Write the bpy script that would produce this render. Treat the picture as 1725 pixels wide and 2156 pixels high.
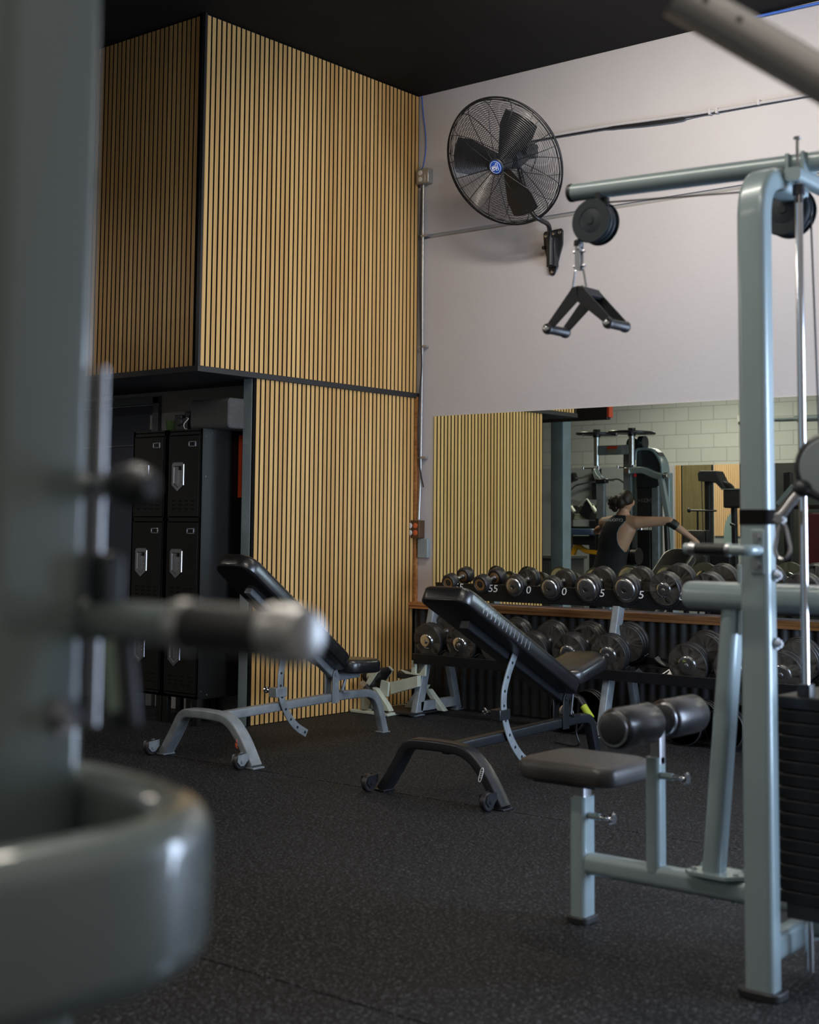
import bpy, bmesh, math, random
from math import sin, cos, pi, radians as R, sqrt, atan2, floor as ifloor
from mathutils import Vector as V, Matrix, Quaternion
random.seed(7)
for o in list(bpy.data.objects): bpy.data.objects.remove(o)
SC = bpy.context.scene; COL = SC.collection
# ------------------------------------------------------------------ camera
CAM = bpy.data.cameras.new('camera'); cam = bpy.data.objects.new('camera', CAM); COL.objects.link(cam)
CAM.sensor_fit = 'VERTICAL'; CAM.sensor_height = 30.0; CAM.lens = 2943.2/2156*30.0
CAM.shift_y = -215.5/2156; CAM.shift_x = 0.0
CAM.clip_start = 0.05; CAM.clip_end = 80
yaw, pitch, roll = 0.684401, 0.0842423, 0.00904209
Fw = V((-sin(yaw)*cos(pitch), cos(yaw)*cos(pitch), sin(pitch)))
rr = Fw.cross(V((0,0,1))).normalized(); uu = rr.cross(Fw)
rg = rr*cos(roll)+uu*sin(roll); up = -rr*sin(roll)+uu*cos(roll)
m = Matrix.Identity(4)
for i in range(3): m[i][0]=rg[i]; m[i][1]=up[i]; m[i][2]=-Fw[i]
m.translation = V((6.5406,-8.1156,1.28)); cam.matrix_world = m
CAM.dof.use_dof = True; CAM.dof.focus_distance = 9.3; CAM.dof.aperture_fstop = 2.8
SC.camera = cam
# ------------------------------------------------------------------ view, world, large lights
SC.view_settings.view_transform='Standard'; SC.view_settings.look='None'
SC.view_settings.gamma=1; SC.view_settings.use_curve_mapping=False; SC.view_settings.exposure=0.29
W = bpy.data.worlds.new('world'); SC.world=W; W.use_nodes=True
W.node_tree.nodes['Background'].inputs[0].default_value=(0.55,0.65,0.8,1); W.node_tree.nodes['Background'].inputs[1].default_value=0.15
def area(name, loc, rot, sx, sy, power, col, spread=pi):
    l = bpy.data.lights.new(name,'AREA'); l.shape='RECTANGLE'; l.size=sx; l.size_y=sy; l.energy=power; l.color=col; l.spread=spread
    o = bpy.data.objects.new(name,l); COL.objects.link(o); o.location=loc; o.rotation_euler=rot; return o
WARM=(1.0,0.90,0.78); NEUT=(1.0,0.95,0.90); COOL=(0.62,0.76,1.0)
CEILING_Z = 4.56
LAMPS = [ # x, y, z, length, along ('x' or 'y'), power, colour
  (4.6,-2.2,4.36,2.4,'x',31,NEUT), (2.4,-1.9,4.38,1.2,'x',38,WARM),
  (3.6,-5.6,4.40,2.4,'x',50,WARM), (5.7,-7.0,4.40,2.4,'x',34,NEUT),
  (-2.6,-5.4,3.50,2.4,'y',40,WARM), (-2.8,-9.2,3.65,1.8,'x',85,NEUT),  # unseen low pair, added so the left slats are lit only below lamp height
  (1.6,-9.4,4.40,2.4,'x',22,WARM), (5.6,-9.8,4.40,2.4,'x',15,WARM)]
WINDOWS = [(7.3,-2.45,1.2,2.4,2.1,210)] # x,y,zc,width,height,power
for i,(x,y,z,w,h,p) in enumerate(WINDOWS):
    area('daylight', (x-0.12,y,z), (0,R(90),0), h-0.1, w-0.1, p, COOL)

# ------------------------------------------------------------------ materials
def new_mat(name):
    mt=bpy.data.materials.new(name); mt.use_nodes=True; nt=mt.node_tree
    return mt, nt, nt.nodes['Principled BSDF']
def lin(c):
    return tuple(((v/255.0)/12.92 if v/255.0<=0.04045 else ((v/255.0+0.055)/1.055)**2.4) for v in c)
def mat(name, rgb, rough=0.5, metal=0.0, var=0.0, scale=8.0, bump=0.0, bscale=60.0, coat=0.0, emis=0.0, alpha=None, trans=0.0, spec=None, stretch=(1,1,1), rvar=0.0):
    mt,nt,b=new_mat(name); c=(*rgb,1)
    b.inputs['Base Color'].default_value=c; b.inputs['Roughness'].default_value=rough; b.inputs['Metallic'].default_value=metal
    b.inputs['Coat Weight'].default_value=coat; b.inputs['Coat Roughness'].default_value=0.12
    if spec is not None: b.inputs['Specular IOR Level'].default_value=spec
    if trans: b.inputs['Transmission Weight'].default_value=trans
    if emis: b.inputs['Emission Color'].default_value=c; b.inputs['Emission Strength'].default_value=emis
    tc=nt.nodes.new('ShaderNodeTexCoord'); mp=nt.nodes.new('ShaderNodeMapping'); mp.inputs['Scale'].default_value=stretch
    nt.links.new(tc.outputs['Object'],mp.inputs[0])
    nz=nt.nodes.new('ShaderNodeTexNoise'); nz.inputs['Scale'].default_value=scale; nz.inputs['Detail'].default_value=5
    nt.links.new(mp.outputs[0],nz.inputs['Vector'])
    rp=nt.nodes.new('ShaderNodeValToRGB'); rp.color_ramp.elements[0].position=0.3; rp.color_ramp.elements[1].position=0.72
    lo=tuple(max(0,v*(1-var)) for v in rgb); hi=tuple(min(1,v*(1+var)) for v in rgb)
    rp.color_ramp.elements[0].color=(*lo,1); rp.color_ramp.elements[1].color=(*hi,1)
    nt.links.new(nz.outputs['Fac'],rp.inputs[0]); nt.links.new(rp.outputs[0],b.inputs['Base Color'])
    if rvar:
        mr=nt.nodes.new('ShaderNodeMapRange'); mr.inputs['To Min'].default_value=max(0.02,rough-rvar); mr.inputs['To Max'].default_value=min(1,rough+rvar)
        nt.links.new(nz.outputs['Fac'],mr.inputs[0]); nt.links.new(mr.outputs[0],b.inputs['Roughness'])
    if bump:
        n2=nt.nodes.new('ShaderNodeTexNoise'); n2.inputs['Scale'].default_value=bscale; n2.inputs['Detail'].default_value=4
        nt.links.new(mp.outputs[0],n2.inputs['Vector'])
        bp=nt.nodes.new('ShaderNodeBump'); bp.inputs['Strength'].default_value=bump; bp.inputs['Distance'].default_value=0.01
        nt.links.new(n2.outputs['Fac'],bp.inputs['Height']); nt.links.new(bp.outputs[0],b.inputs['Normal'])
    return mt

M={}
M['paint']=mat('silver green machine paint',(0.235,0.300,0.315),0.32,0.12,0.06,3,0.02,90,coat=0.35)
M['paint_fg']=mat('pale green grey machine paint',(0.145,0.182,0.176),0.33,0.08,0.05,3,0.02,90,coat=0.9)
M['paint_fg'].node_tree.nodes['Principled BSDF'].inputs['Coat Roughness'].default_value=0.04
M['paint_worn']=mat('worn grey bench paint',(0.19,0.215,0.228),0.42,0.12,0.22,14,0.05,70,coat=0.1,rvar=0.1)
M['steelarm']=mat('brushed warm steel',(0.62,0.59,0.56),0.30,0.35,0.08,4,0.03,80)
M['black_metal']=mat('black powder coat',(0.012,0.013,0.016),0.38,0.2,0.2,8,0.04,120,coat=0.15)
M['black_plastic']=mat('black plastic',(0.014,0.016,0.019),0.42,0,0.15,8,0.03,80)
M['pulley']=mat('blue black pulley plastic',(0.016,0.024,0.030),0.38,0,0.15,8)
M['vinyl']=mat('black vinyl upholstery',(0.008,0.008,0.009),0.33,0,0.2,10,0.08,140,coat=0.25,rvar=0.08)
M['vinyl_grey']=mat('dusty black vinyl',(0.035,0.033,0.032),0.42,0,0.25,6,0.10,120,rvar=0.08)
M['chrome']=mat('chrome',(0.72,0.73,0.75),0.12,1.0,0.03,6)
M['chrome_dull']=mat('zinc plated steel',(0.50,0.51,0.53),0.28,1.0,0.08,20)
M['plate_face']=mat('dumbbell plate metal',(0.150,0.134,0.112),0.42,0.40,0.14,9,0.02,150,rvar=0.06)
M['plate_dark']=mat('dark cast plate',(0.05,0.046,0.042),0.38,0.7,0.25,18,0.08,90)
M['rubber']=mat('black rubber',(0.012,0.012,0.013),0.45,0,0.2,10,0.04,100)
M['tan']=mat('tan dumbbell ring',(0.22,0.12,0.045),0.42,0.3,0.12,8)
M['iron_rack']=mat('black rack shelf steel',(0.013,0.013,0.014),0.4,0.3,0.2,9,0.03,80)
M['ceiling']=mat('black painted ceiling',(0.0065,0.0056,0.0050),0.8,0,0.25,2,0.1,30,spec=0.2)
M['ledge']=mat('black painted trim',(0.014,0.014,0.015),0.5,0,0.15,6,0.05,60)
M['felt']=mat('black felt backing',(0.006,0.006,0.006),0.95,0,0.2,30,spec=0.1)
M['nookwall']=mat('grey painted board wall',(0.27,0.265,0.26),0.75,0,0.07,2.5,0.1,40)
M['steel_jamb']=mat('blue grey steel post paint',(0.20,0.245,0.26),0.5,0,0.12,6,0.06,50)
M['navy']=mat('navy painted door',(0.030,0.037,0.058),0.45,0,0.1,3,0.03,50)
M['doorframe']=mat('dark grey door frame',(0.10,0.11,0.115),0.5,0,0.1,5)
M['locker']=mat('black locker enamel',(0.0085,0.0085,0.0080),0.42,0.0,0.12,6,0.03,200,spec=0.3)
M['red']=mat('red orange board',(0.55,0.055,0.015),0.5,0,0.08,8)
M['galv']=mat('galvanised steel',(0.42,0.42,0.41),0.36,0.8,0.12,30,0.03,60)
M['white_plastic']=mat('white outlet plastic',(0.62,0.60,0.56),0.4)
M['bronze']=mat('brown cover plate',(0.085,0.045,0.022),0.4,0.3,0.15,8)
M['orange_outlet']=mat('orange outlet plastic',(0.50,0.10,0.03),0.4)
M['cable']=mat('black cable',(0.008,0.008,0.009),0.5)
M['bluecable']=mat('blue network cable',(0.03,0.12,0.50),0.45)
M['blue_badge']=mat('blue badge',(0.012,0.075,0.42),0.4)
M['white_paint']=mat('white marking',(0.78,0.78,0.76),0.5)
M['cream']=mat('pale green cream paint',(0.42,0.45,0.36),0.42,0,0.12,8,0.04,60,coat=0.1)
M['corr']=mat('dark corrugated panel',(0.020,0.021,0.022),0.55,0.2,0.25,10)
M['yellowgreen']=mat('lime foam grip',(0.30,0.36,0.02),0.6,0,0.1,20)
M['yellow']=mat('yellow machine paint',(0.62,0.30,0.012),0.4,0,0.05,6)
M['bluepad']=mat('blue vinyl pad',(0.03,0.055,0.11),0.45,0,0.1,8,0.05,120)
M['maroon']=mat('maroon pad',(0.085,0.008,0.012),0.5,0,0.1,6)
M['cmu_lower']=mat('grey lower wall for far mirror',(0.30,0.32,0.315),0.6,0,0.06,2,0.05,30)
M['lilac']=mat('pale lilac reflected wall',(0.46,0.44,0.46),0.6,0,0.03,2)
M['skin']=mat('skin',(0.46,0.26,0.17),0.5,0,0.10,9,0.03,90)
M['hair']=mat('dark brown hair',(0.022,0.011,0.006),0.55,0,0.4,25,0.5,60,stretch=(1,1,0.35))
M['tank']=mat('black cotton',(0.005,0.006,0.009),0.85,0,0.15,12,0.15,150)
M['shorts']=mat('charcoal cotton',(0.02,0.02,0.022),0.85,0,0.15,12,0.1,120)
M['grey_trim']=mat('grey piping',(0.16,0.18,0.2),0.7)
M['speaker']=mat('charcoal speaker cloth',(0.065,0.065,0.062),0.85,0,0.12,40,0.2,250)
M['green']=mat('dark green plastic',(0.035,0.07,0.015),0.55)
M['pink']=mat('pink plastic',(0.45,0.09,0.22),0.4)
M['red_knob']=mat('red plastic knob',(0.45,0.01,0.015),0.35)
M['label_green']=mat('pale green label',(0.25,0.33,0.27),0.5)
M['woodseat']=mat('dark grey slatted crate',(0.06,0.058,0.055),0.7,0,0.2,5)
M['glassdoor']=mat('frosted pale glass',(0.45,0.62,0.62),0.35,0,0.05,5)
M['dark_panel']=mat('dark wall board',(0.02,0.023,0.02),0.5,0,0.3,3)
M['lamp']=mat('lamp diffuser',(1.0,0.95,0.88),0.5,emis=4.0)
M['lamp_body']=mat('white lamp housing',(0.6,0.6,0.6),0.5)
M['sky_pane']=mat('daylit window pane',(0.62,0.76,1.0),0.3,emis=1.6)
def mirror_mat():
    mt,nt,b=new_mat('mirror silvering'); b.inputs['Base Color'].default_value=(0.80,0.86,0.75,1); b.inputs['Metallic'].default_value=1; b.inputs['Roughness'].default_value=0.0
    return mt
M['mirror']=mirror_mat()
def floor_mat():
    mt,nt,b=new_mat('speckled rubber floor'); tc=nt.nodes.new('ShaderNodeTexCoord')
    mp=nt.nodes.new('ShaderNodeMapping'); nt.links.new(tc.outputs['Object'],mp.inputs[0])
    n1=nt.nodes.new('ShaderNodeTexNoise'); n1.inputs['Scale'].default_value=105; n1.inputs['Detail'].default_value=3; n1.inputs['Distortion'].default_value=0.8
    r1=nt.nodes.new('ShaderNodeValToRGB'); r1.color_ramp.elements[0].position=0.54; r1.color_ramp.elements[1].position=0.66
    r1.color_ramp.elements[0].color=(0,0,0,1); r1.color_ramp.elements[1].color=(1,1,1,1)
    n2=nt.nodes.new('ShaderNodeTexVoronoi'); n2.inputs['Scale'].default_value=38; n2.inputs['Randomness'].default_value=1
    r2=nt.nodes.new('ShaderNodeValToRGB'); r2.color_ramp.elements[0].position=0.035; r2.color_ramp.elements[1].position=0.06
    r2.color_ramp.elements[0].color=(1,1,1,1); r2.color_ramp.elements[1].color=(0,0,0,1)
    n3=nt.nodes.new('ShaderNodeTexNoise'); n3.inputs['Scale'].default_value=1.3; n3.inputs['Detail'].default_value=5
    for n in (n1,n2,n3): nt.links.new(mp.outputs[0],n.inputs['Vector'])
    nt.links.new(n1.outputs['Fac'],r1.inputs[0]); nt.links.new(n2.outputs['Distance'],r2.inputs[0])
    base=nt.nodes.new('ShaderNodeValToRGB'); base.color_ramp.elements[0].color=(0.0028,0.0032,0.0042,1); base.color_ramp.elements[1].color=(0.0060,0.0064,0.0076,1)
    base.color_ramp.elements[0].position=0.35; base.color_ramp.elements[1].position=0.7
    nt.links.new(n3.outputs['Fac'],base.inputs[0])
    m1=nt.nodes.new('ShaderNodeMix'); m1.data_type='RGBA'; m1.inputs[7].default_value=(0.072,0.075,0.082,1)
    nt.links.new(r1.outputs[0],m1.inputs[0]); nt.links.new(base.outputs[0],m1.inputs[6])
    m2=nt.nodes.new('ShaderNodeMix'); m2.data_type='RGBA'; m2.inputs[7].default_value=(0.20,0.195,0.19,1)
    nt.links.new(r2.outputs[0],m2.inputs[0]); nt.links.new(m1.outputs[2],m2.inputs[6])
    nt.links.new(m2.outputs[2],b.inputs['Base Color']); b.inputs['Roughness'].default_value=0.66; b.inputs['Specular IOR Level'].default_value=0.22
    bp=nt.nodes.new('ShaderNodeBump'); bp.inputs['Strength'].default_value=0.35; bp.inputs['Distance'].default_value=0.004
    nt.links.new(n1.outputs['Fac'],bp.inputs['Height']); nt.links.new(bp.outputs[0],b.inputs['Normal'])
    return mt
M['floor']=floor_mat()
def slat_mat(axis):
    # every slat gets its own tone; fine grain runs along z
    mt,nt,b=new_mat('oak slat veneer '+axis); tc=nt.nodes.new('ShaderNodeTexCoord'); sp=nt.nodes.new('ShaderNodeSeparateXYZ')
    nt.links.new(tc.outputs['Object'],sp.inputs[0])
    mu=nt.nodes.new('ShaderNodeMath'); mu.operation='MULTIPLY'; mu.inputs[1].default_value=1/0.0435; nt.links.new(sp.outputs[axis.upper()],mu.inputs[0])
    fl=nt.nodes.new('ShaderNodeMath'); fl.operation='FLOOR'; nt.links.new(mu.outputs[0],fl.inputs[0])
    wn=nt.nodes.new('ShaderNodeTexWhiteNoise'); wn.noise_dimensions='1D'; nt.links.new(fl.outputs[0],wn.inputs['W'])
    mp=nt.nodes.new('ShaderNodeMapping'); mp.inputs['Scale'].default_value=(34,34,1.4); nt.links.new(tc.outputs['Object'],mp.inputs[0])
    nz=nt.nodes.new('ShaderNodeTexNoise'); nz.inputs['Scale'].default_value=1.0; nz.inputs['Detail'].default_value=6; nt.links.new(mp.outputs[0],nz.inputs['Vector'])
    ad=nt.nodes.new('ShaderNodeMath'); ad.operation='MULTIPLY_ADD'; ad.inputs[1].default_value=0.35; nt.links.new(wn.outputs['Value'],ad.inputs[0])
    m2=nt.nodes.new('ShaderNodeMath'); m2.operation='MULTIPLY'; m2.inputs[1].default_value=0.75; nt.links.new(nz.outputs['Fac'],m2.inputs[0]); nt.links.new(m2.outputs[0],ad.inputs[2])
    rp=nt.nodes.new('ShaderNodeValToRGB'); e=rp.color_ramp.elements
    e[0].position=0.25; e[0].color=(0.46,0.250,0.078,1); e[1].position=0.85; e[1].color=(0.68,0.435,0.165,1)
    nt.links.new(ad.outputs[0],rp.inputs[0]); nt.links.new(rp.outputs[0],b.inputs['Base Color']); b.inputs['Roughness'].default_value=0.48
    return mt
M['slat_y']=slat_mat('y'); M['slat_x']=slat_mat('x')
def shelf_mat():
    mt,nt,b=new_mat('varnished shelf wood'); tc=nt.nodes.new('ShaderNodeTexCoord'); mp=nt.nodes.new('ShaderNodeMapping'); mp.inputs['Scale'].default_value=(1.5,30,30)
    nt.links.new(tc.outputs['Object'],mp.inputs[0]); nz=nt.nodes.new('ShaderNodeTexNoise'); nz.inputs['Scale'].default_value=1.6; nz.inputs['Detail'].default_value=6; nt.links.new(mp.outputs[0],nz.inputs['Vector'])
    rp=nt.nodes.new('ShaderNodeValToRGB'); rp.color_ramp.elements[0].position=0.3; rp.color_ramp.elements[0].color=(0.26,0.10,0.030,1); rp.color_ramp.elements[1].position=0.75; rp.color_ramp.elements[1].color=(0.50,0.235,0.080,1)
    nt.links.new(nz.outputs['Fac'],rp.inputs[0]); nt.links.new(rp.outputs[0],b.inputs['Base Color']); b.inputs['Roughness'].default_value=0.35
    return mt
M['shelfwood']=shelf_mat()
def wall_mat():
    mt,nt,b=new_mat('pinkish grey painted concrete'); tc=nt.nodes.new('ShaderNodeTexCoord')
    n1=nt.nodes.new('ShaderNodeTexNoise'); n1.inputs['Scale'].default_value=0.9; n1.inputs['Detail'].default_value=6
    n2=nt.nodes.new('ShaderNodeTexNoise'); n2.inputs['Scale'].default_value=28; n2.inputs['Detail'].default_value=6
    for n in(n1,n2): nt.links.new(tc.outputs['Object'],n.inputs['Vector'])
    rp=nt.nodes.new('ShaderNodeValToRGB'); rp.color_ramp.elements[0].position=0.3; rp.color_ramp.elements[1].position=0.7
    rp.color_ramp.elements[0].color=(0.435,0.415,0.422,1); rp.color_ramp.elements[1].color=(0.475,0.455,0.460,1)
    nt.links.new(n1.outputs['Fac'],rp.inputs[0]); nt.links.new(rp.outputs[0],b.inputs['Base Color']); b.inputs['Roughness'].default_value=0.55
    bp=nt.nodes.new('ShaderNodeBump'); bp.inputs['Strength'].default_value=0.25; bp.inputs['Distance'].default_value=0.006
    nt.links.new(n2.outputs['Fac'],bp.inputs['Height']); nt.links.new(bp.outputs[0],b.inputs['Normal'])
    return mt
M['wall']=wall_mat()
def cmu_mat():
    mt,nt,b=new_mat('painted concrete block'); tc=nt.nodes.new('ShaderNodeTexCoord'); sp=nt.nodes.new('ShaderNodeSeparateXYZ'); cb=nt.nodes.new('ShaderNodeCombineXYZ')
    nt.links.new(tc.outputs['Object'],sp.inputs[0]); nt.links.new(sp.outputs['X'],cb.inputs['X']); nt.links.new(sp.outputs['Z'],cb.inputs['Y'])
    br=nt.nodes.new('ShaderNodeTexBrick'); br.inputs['Scale'].default_value=1; br.inputs['Brick Width'].default_value=0.42; br.inputs['Row Height'].default_value=0.21
    br.inputs['Mortar Size'].default_value=0.006; br.inputs['Mortar Smooth'].default_value=0.3; br.offset=0.5
    br.inputs['Color1'].default_value=(0.50,0.50,0.46,1); br.inputs['Color2'].default_value=(0.46,0.46,0.425,1); br.inputs['Mortar'].default_value=(0.34,0.34,0.315,1)
    nt.links.new(cb.outputs[0],br.inputs['Vector']); nt.links.new(br.outputs['Color'],b.inputs['Base Color']); b.inputs['Roughness'].default_value=0.6
    bp=nt.nodes.new('ShaderNodeBump'); bp.inputs['Strength'].default_value=0.6; bp.inputs['Distance'].default_value=0.01; bp.invert=True
    nt.links.new(br.outputs['Fac'],bp.inputs['Height']); nt.links.new(bp.outputs[0],b.inputs['Normal'])
    return mt
M['cmu']=cmu_mat()

# ------------------------------------------------------------------ mesh helpers
def perp(d):
    d=d.normalized(); a=V((0,0,1)) if abs(d.z)<0.9 else V((1,0,0))
    x=a.cross(d).normalized(); return x, d.cross(x).normalized()
def rrect(w,h,r,n=5):
    r=min(r,w/2-1e-5,h/2-1e-5); pts=[]
    for cx,cy,a0 in((w/2-r,h/2-r,0),(-w/2+r,h/2-r,90),(-w/2+r,-h/2+r,180),(w/2-r,-h/2+r,270)):
        for i in range(n+1):
            a=R(a0+90*i/n); pts.append((cx+r*cos(a),cy+r*sin(a)))
    return pts
def circ(r,n=16): return [(r*cos(2*pi*i/n),r*sin(2*pi*i/n)) for i in range(n)]
def fillet(pts,r,n=6):
    pts=[V(p) for p in pts]; out=[pts[0]]
    for i in range(1,len(pts)-1):
        a,b,c=pts[i-1],pts[i],pts[i+1]; u=(a-b).normalized(); w=(c-b).normalized()
        rr_=min(r,(a-b).length*0.49,(c-b).length*0.49); p,q=b+u*rr_,b+w*rr_
        for k in range(n+1):
            t=k/n; out.append(p*(1-t)**2+b*2*t*(1-t)+q*t*t)
    out.append(pts[-1]); return out
def spline(pts,n=8):
    P=[V(p) for p in pts]; P=[P[0]*2-P[1]]+P+[P[-1]*2-P[-2]]; out=[]
    for i in range(1,len(P)-2):
        for k in range(n):
            t=k/n; a,b,c,d=P[i-1],P[i],P[i+1],P[i+2]
            out.append(0.5*((2*b)+(c-a)*t+(2*a-5*b+4*c-d)*t*t+(-a+3*b-3*c+d)*t**3))
    out.append(P[-2]); return out
class MB:
    def __init__(s): s.v=[]; s.f=[]; s.m=[]; s.cur=0
    def mi(s,i): s.cur=i; return s
    def add(s,vs,fs):
        o=len(s.v); s.v+= [V(p) for p in vs]; s.f+=[tuple(i+o for i in f) for f in fs]; s.m+=[s.cur]*len(fs); return s
    def box(s,c,d,rot=None):
        x,y,z=d[0]/2,d[1]/2,d[2]/2; vs=[V((a*x,b*y,e*z)) for a in(-1,1) for b in(-1,1) for e in(-1,1)]
        if rot is not None: vs=[rot@p for p in vs]
        c=V(c); return s.add([p+c for p in vs],[(0,1,3,2),(4,6,7,5),(0,4,5,1),(2,3,7,6),(0,2,6,4),(1,5,7,3)])
    def box2(s,a,b):
        a=V(a);b=V(b); return s.box((a+b)/2,[abs(b[i]-a[i]) for i in range(3)])
    def sweep(s,path,sec,upv=None,cap=True,scales=None,closed=False):
        P=[V(p) for p in path]; n=len(P); k=len(sec); rings=[]
        t0=(P[1]-P[0]).normalized()
        if upv is None: x,y=perp(t0)
        else:
            x=V(upv).cross(t0); x=x.normalized() if x.length>1e-6 else perp(t0)[0]; y=t0.cross(x).normalized()
        tp=t0
        for i in range(n):
            if closed: t=(P[(i+1)%n]-P[i-1]).normalized()
            elif i==0: t=t0
            elif i==n-1: t=(P[-1]-P[-2]).normalized()
            else:
                t=(P[i+1]-P[i]).normalized()+(P[i]-P[i-1]).normalized(); t=t.normalized() if t.length>1e-6 else tp
            if upv is not None and abs(V(upv).normalized().dot(t))<0.97:
                x2=V(upv).cross(t).normalized()
                if x2.dot(x)<0: x2=-x2
                x=x2; y=t.cross(x).normalized()
            else:
                q=tp.rotation_difference(t); x=q@x; x=(x-t*x.dot(t)).normalized(); y=t.cross(x).normalized()
            tp=t
            mm=1.0
            if 0<i<n-1 and not closed:
                cs=(P[i]-P[i-1]).normalized().dot(t); mm=1/max(0.6,cs) if False else 1.0
            sc=scales[i] if scales else 1.0
            sx,sy=(sc if isinstance(sc,tuple) else (sc,sc))
            rings.append([P[i]+x*(a*sx*mm)+y*(b*sy) for a,b in sec])
        vs=[p for r_ in rings for p in r_]; fs=[]
        for i in range(n if closed else n-1):
            j=(i+1)%n
            for q in range(k):
                q2=(q+1)%k; fs.append((i*k+q,i*k+q2,j*k+q2,j*k+q))
        if cap and not closed: fs.append(tuple(range(k-1,-1,-1))); fs.append(tuple((n-1)*k+q for q in range(k)))
        return s.add(vs,fs)
    def tube(s,path,r,n=14,cap=True,closed=False,scales=None): return s.sweep(path,circ(r,n),None,cap,scales,closed)
    def cyl(s,a,b,r,r2=None,n=20,cap=True):
        return s.sweep([a,b],circ(1,n),None,cap,[r,r if r2 is None else r2])
    def lathe(s,prof,o,ax,n=28):   # prof: (dist along axis, radius)
        o=V(o); ax=V(ax).normalized(); x,y=perp(ax); vs=[];fs=[];k=n
        for t,r in prof:
            for i in range(n):
                a=2*pi*i/n; vs.append(o+ax*t+(x*cos(a)+y*sin(a))*max(r,1e-5))
        for i in range(len(prof)-1):
            for q in range(n):
                q2=(q+1)%n; fs.append((i*k+q,i*k+q2,(i+1)*k+q2,(i+1)*k+q))
        if prof[0][1]>1e-4: fs.append(tuple(range(n-1,-1,-1)))
        if prof[-1][1]>1e-4: fs.append(tuple((len(prof)-1)*k+q for q in range(n)))
        return s.add(vs,fs)
    def prism(s,pts,ext):      # pts: 3d outline, ext: extrusion vector
        P=[V(p) for p in pts]; e=V(ext); n=len(P)
        return s.add(P+[p+e for p in P],[tuple(range(n-1,-1,-1)),tuple(range(n,2*n))]+[(i,(i+1)%n,(i+1)%n+n,i+n) for i in range(n)])
    def ell(s,c,r,rot=None,nu=20,nv=12):
        c=V(c); vs=[];fs=[]
        for j in range(nv+1):
            ph=-pi/2+pi*j/nv
            for i in range(nu):
                a=2*pi*i/nu; p=V((r[0]*cos(ph)*cos(a),r[1]*cos(ph)*sin(a),r[2]*sin(ph)))
                if rot is not None: p=rot@p
                vs.append(c+p)
        for j in range(nv):
            for i in range(nu):
                i2=(i+1)%nu; fs.append((j*nu+i,j*nu+i2,(j+1)*nu+i2,(j+1)*nu+i))
        return s.add(vs,fs)
    def caps(s,pts,rs,n=12):   # chain of tapered capsules
        for i in range(len(pts)-1):
            a,b=V(pts[i]),V(pts[i+1]); s.cyl(a,b,rs[i],rs[i+1],n)
        for p,r_ in zip(pts,rs): s.ell(p,(r_,r_,r_),nu=n,nv=8)
        return s
    def pad(s,c,d,r,rot=None,n=4,cr=0.16):   # cushion: rounded box w (x) l (y) t (z) with pillowed edge
        w,l,t=d; secs=[(-t/2,-r*0.55),(-t/2+r*0.2,-r*0.12),(-t/2+r*0.5,0),(t/2-r*0.9,0),(t/2-r*0.45,-r*0.14),(t/2-r*0.12,-r*0.5),(t/2,-r*1.15)]
        vs=[];k=None; c=V(c)
        for z,g in secs:
            ring=rrect(w+2*g,l+2*g,min(w,l)*cr,n); k=len(ring)
            for a,b in ring:
                p=V((a,b,z)); vs.append(c+(rot@p if rot is not None else p))
        fs=[]
        for j in range(len(secs)-1):
            for i in range(k): i2=(i+1)%k; fs.append((j*k+i,j*k+i2,(j+1)*k+i2,(j+1)*k+i))
        fs.append(tuple(range(k-1,-1,-1))); fs.append(tuple((len(secs)-1)*k+i for i in range(k)))
        return s.add(vs,fs)
    def build(s,name,mats,parent=None,bevel=0,smooth=35,seg=2,local=False):
        org=V((0,0,0)); p=parent
        if not local:
            while p is not None: org+=p.location; p=p.parent
        me=bpy.data.meshes.new(name)
        me.from_pydata([tuple(q-org) for q in s.v],[],s.f); 
        mats=mats if isinstance(mats,(list,tuple)) else [mats]
        for mm in mats: me.materials.append(M[mm])
        me.polygons.foreach_set('material_index',s.m)
        bm=bmesh.new(); bm.from_mesh(me); bmesh.ops.recalc_face_normals(bm,faces=bm.faces); bm.to_mesh(me); bm.free()
        if smooth:
            me.polygons.foreach_set('use_smooth',[True]*len(me.polygons)); me.set_sharp_from_angle(angle=R(smooth))
        me.update(); o=bpy.data.objects.new(name,me); COL.objects.link(o)
        if parent is not None: o.parent=parent
        if bevel:
            b=o.modifiers.new('bevel','BEVEL'); b.width=bevel; b.segments=seg; b.limit_method='ANGLE'; b.angle_limit=R(40); b.harden_normals=False
        return o
def tag(o,label=None,cat=None,group=None,kind=None):
    if label: o['label']=label
    if cat: o['category']=cat
    if group: o['group']=group
    if kind: o['kind']=kind
    return o
def thing(name,loc,label,cat,group=None,rot=(0,0,0)):
    o=bpy.data.objects.new(name,None); COL.objects.link(o); o.location=loc; o.rotation_euler=rot; o.empty_display_size=0.1
    return tag(o,label,cat,group)
def struct(o): o['kind']='structure'; return o
def single(name,mb,mats,label,cat,base,group=None,**kw):    # one-mesh thing with its origin at its base
    e=bpy.data.objects.new('tmp',None); e.location=base
    o=mb.build(name,mats,e,**kw); o.parent=None; o.location=base; bpy.data.objects.remove(e)
    return tag(o,label,cat,group)
def kids(o,allobs): return [c for c in allobs if c.parent==o]
def copy_tree(o,parent=None):
    allobs=list(COL.objects)
    def rec(q,p):
        c=q.copy(); COL.objects.link(c); c.parent=p
        for k in kids(q,allobs): rec(k,c)
        return c
    return rec(o,parent)
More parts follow.
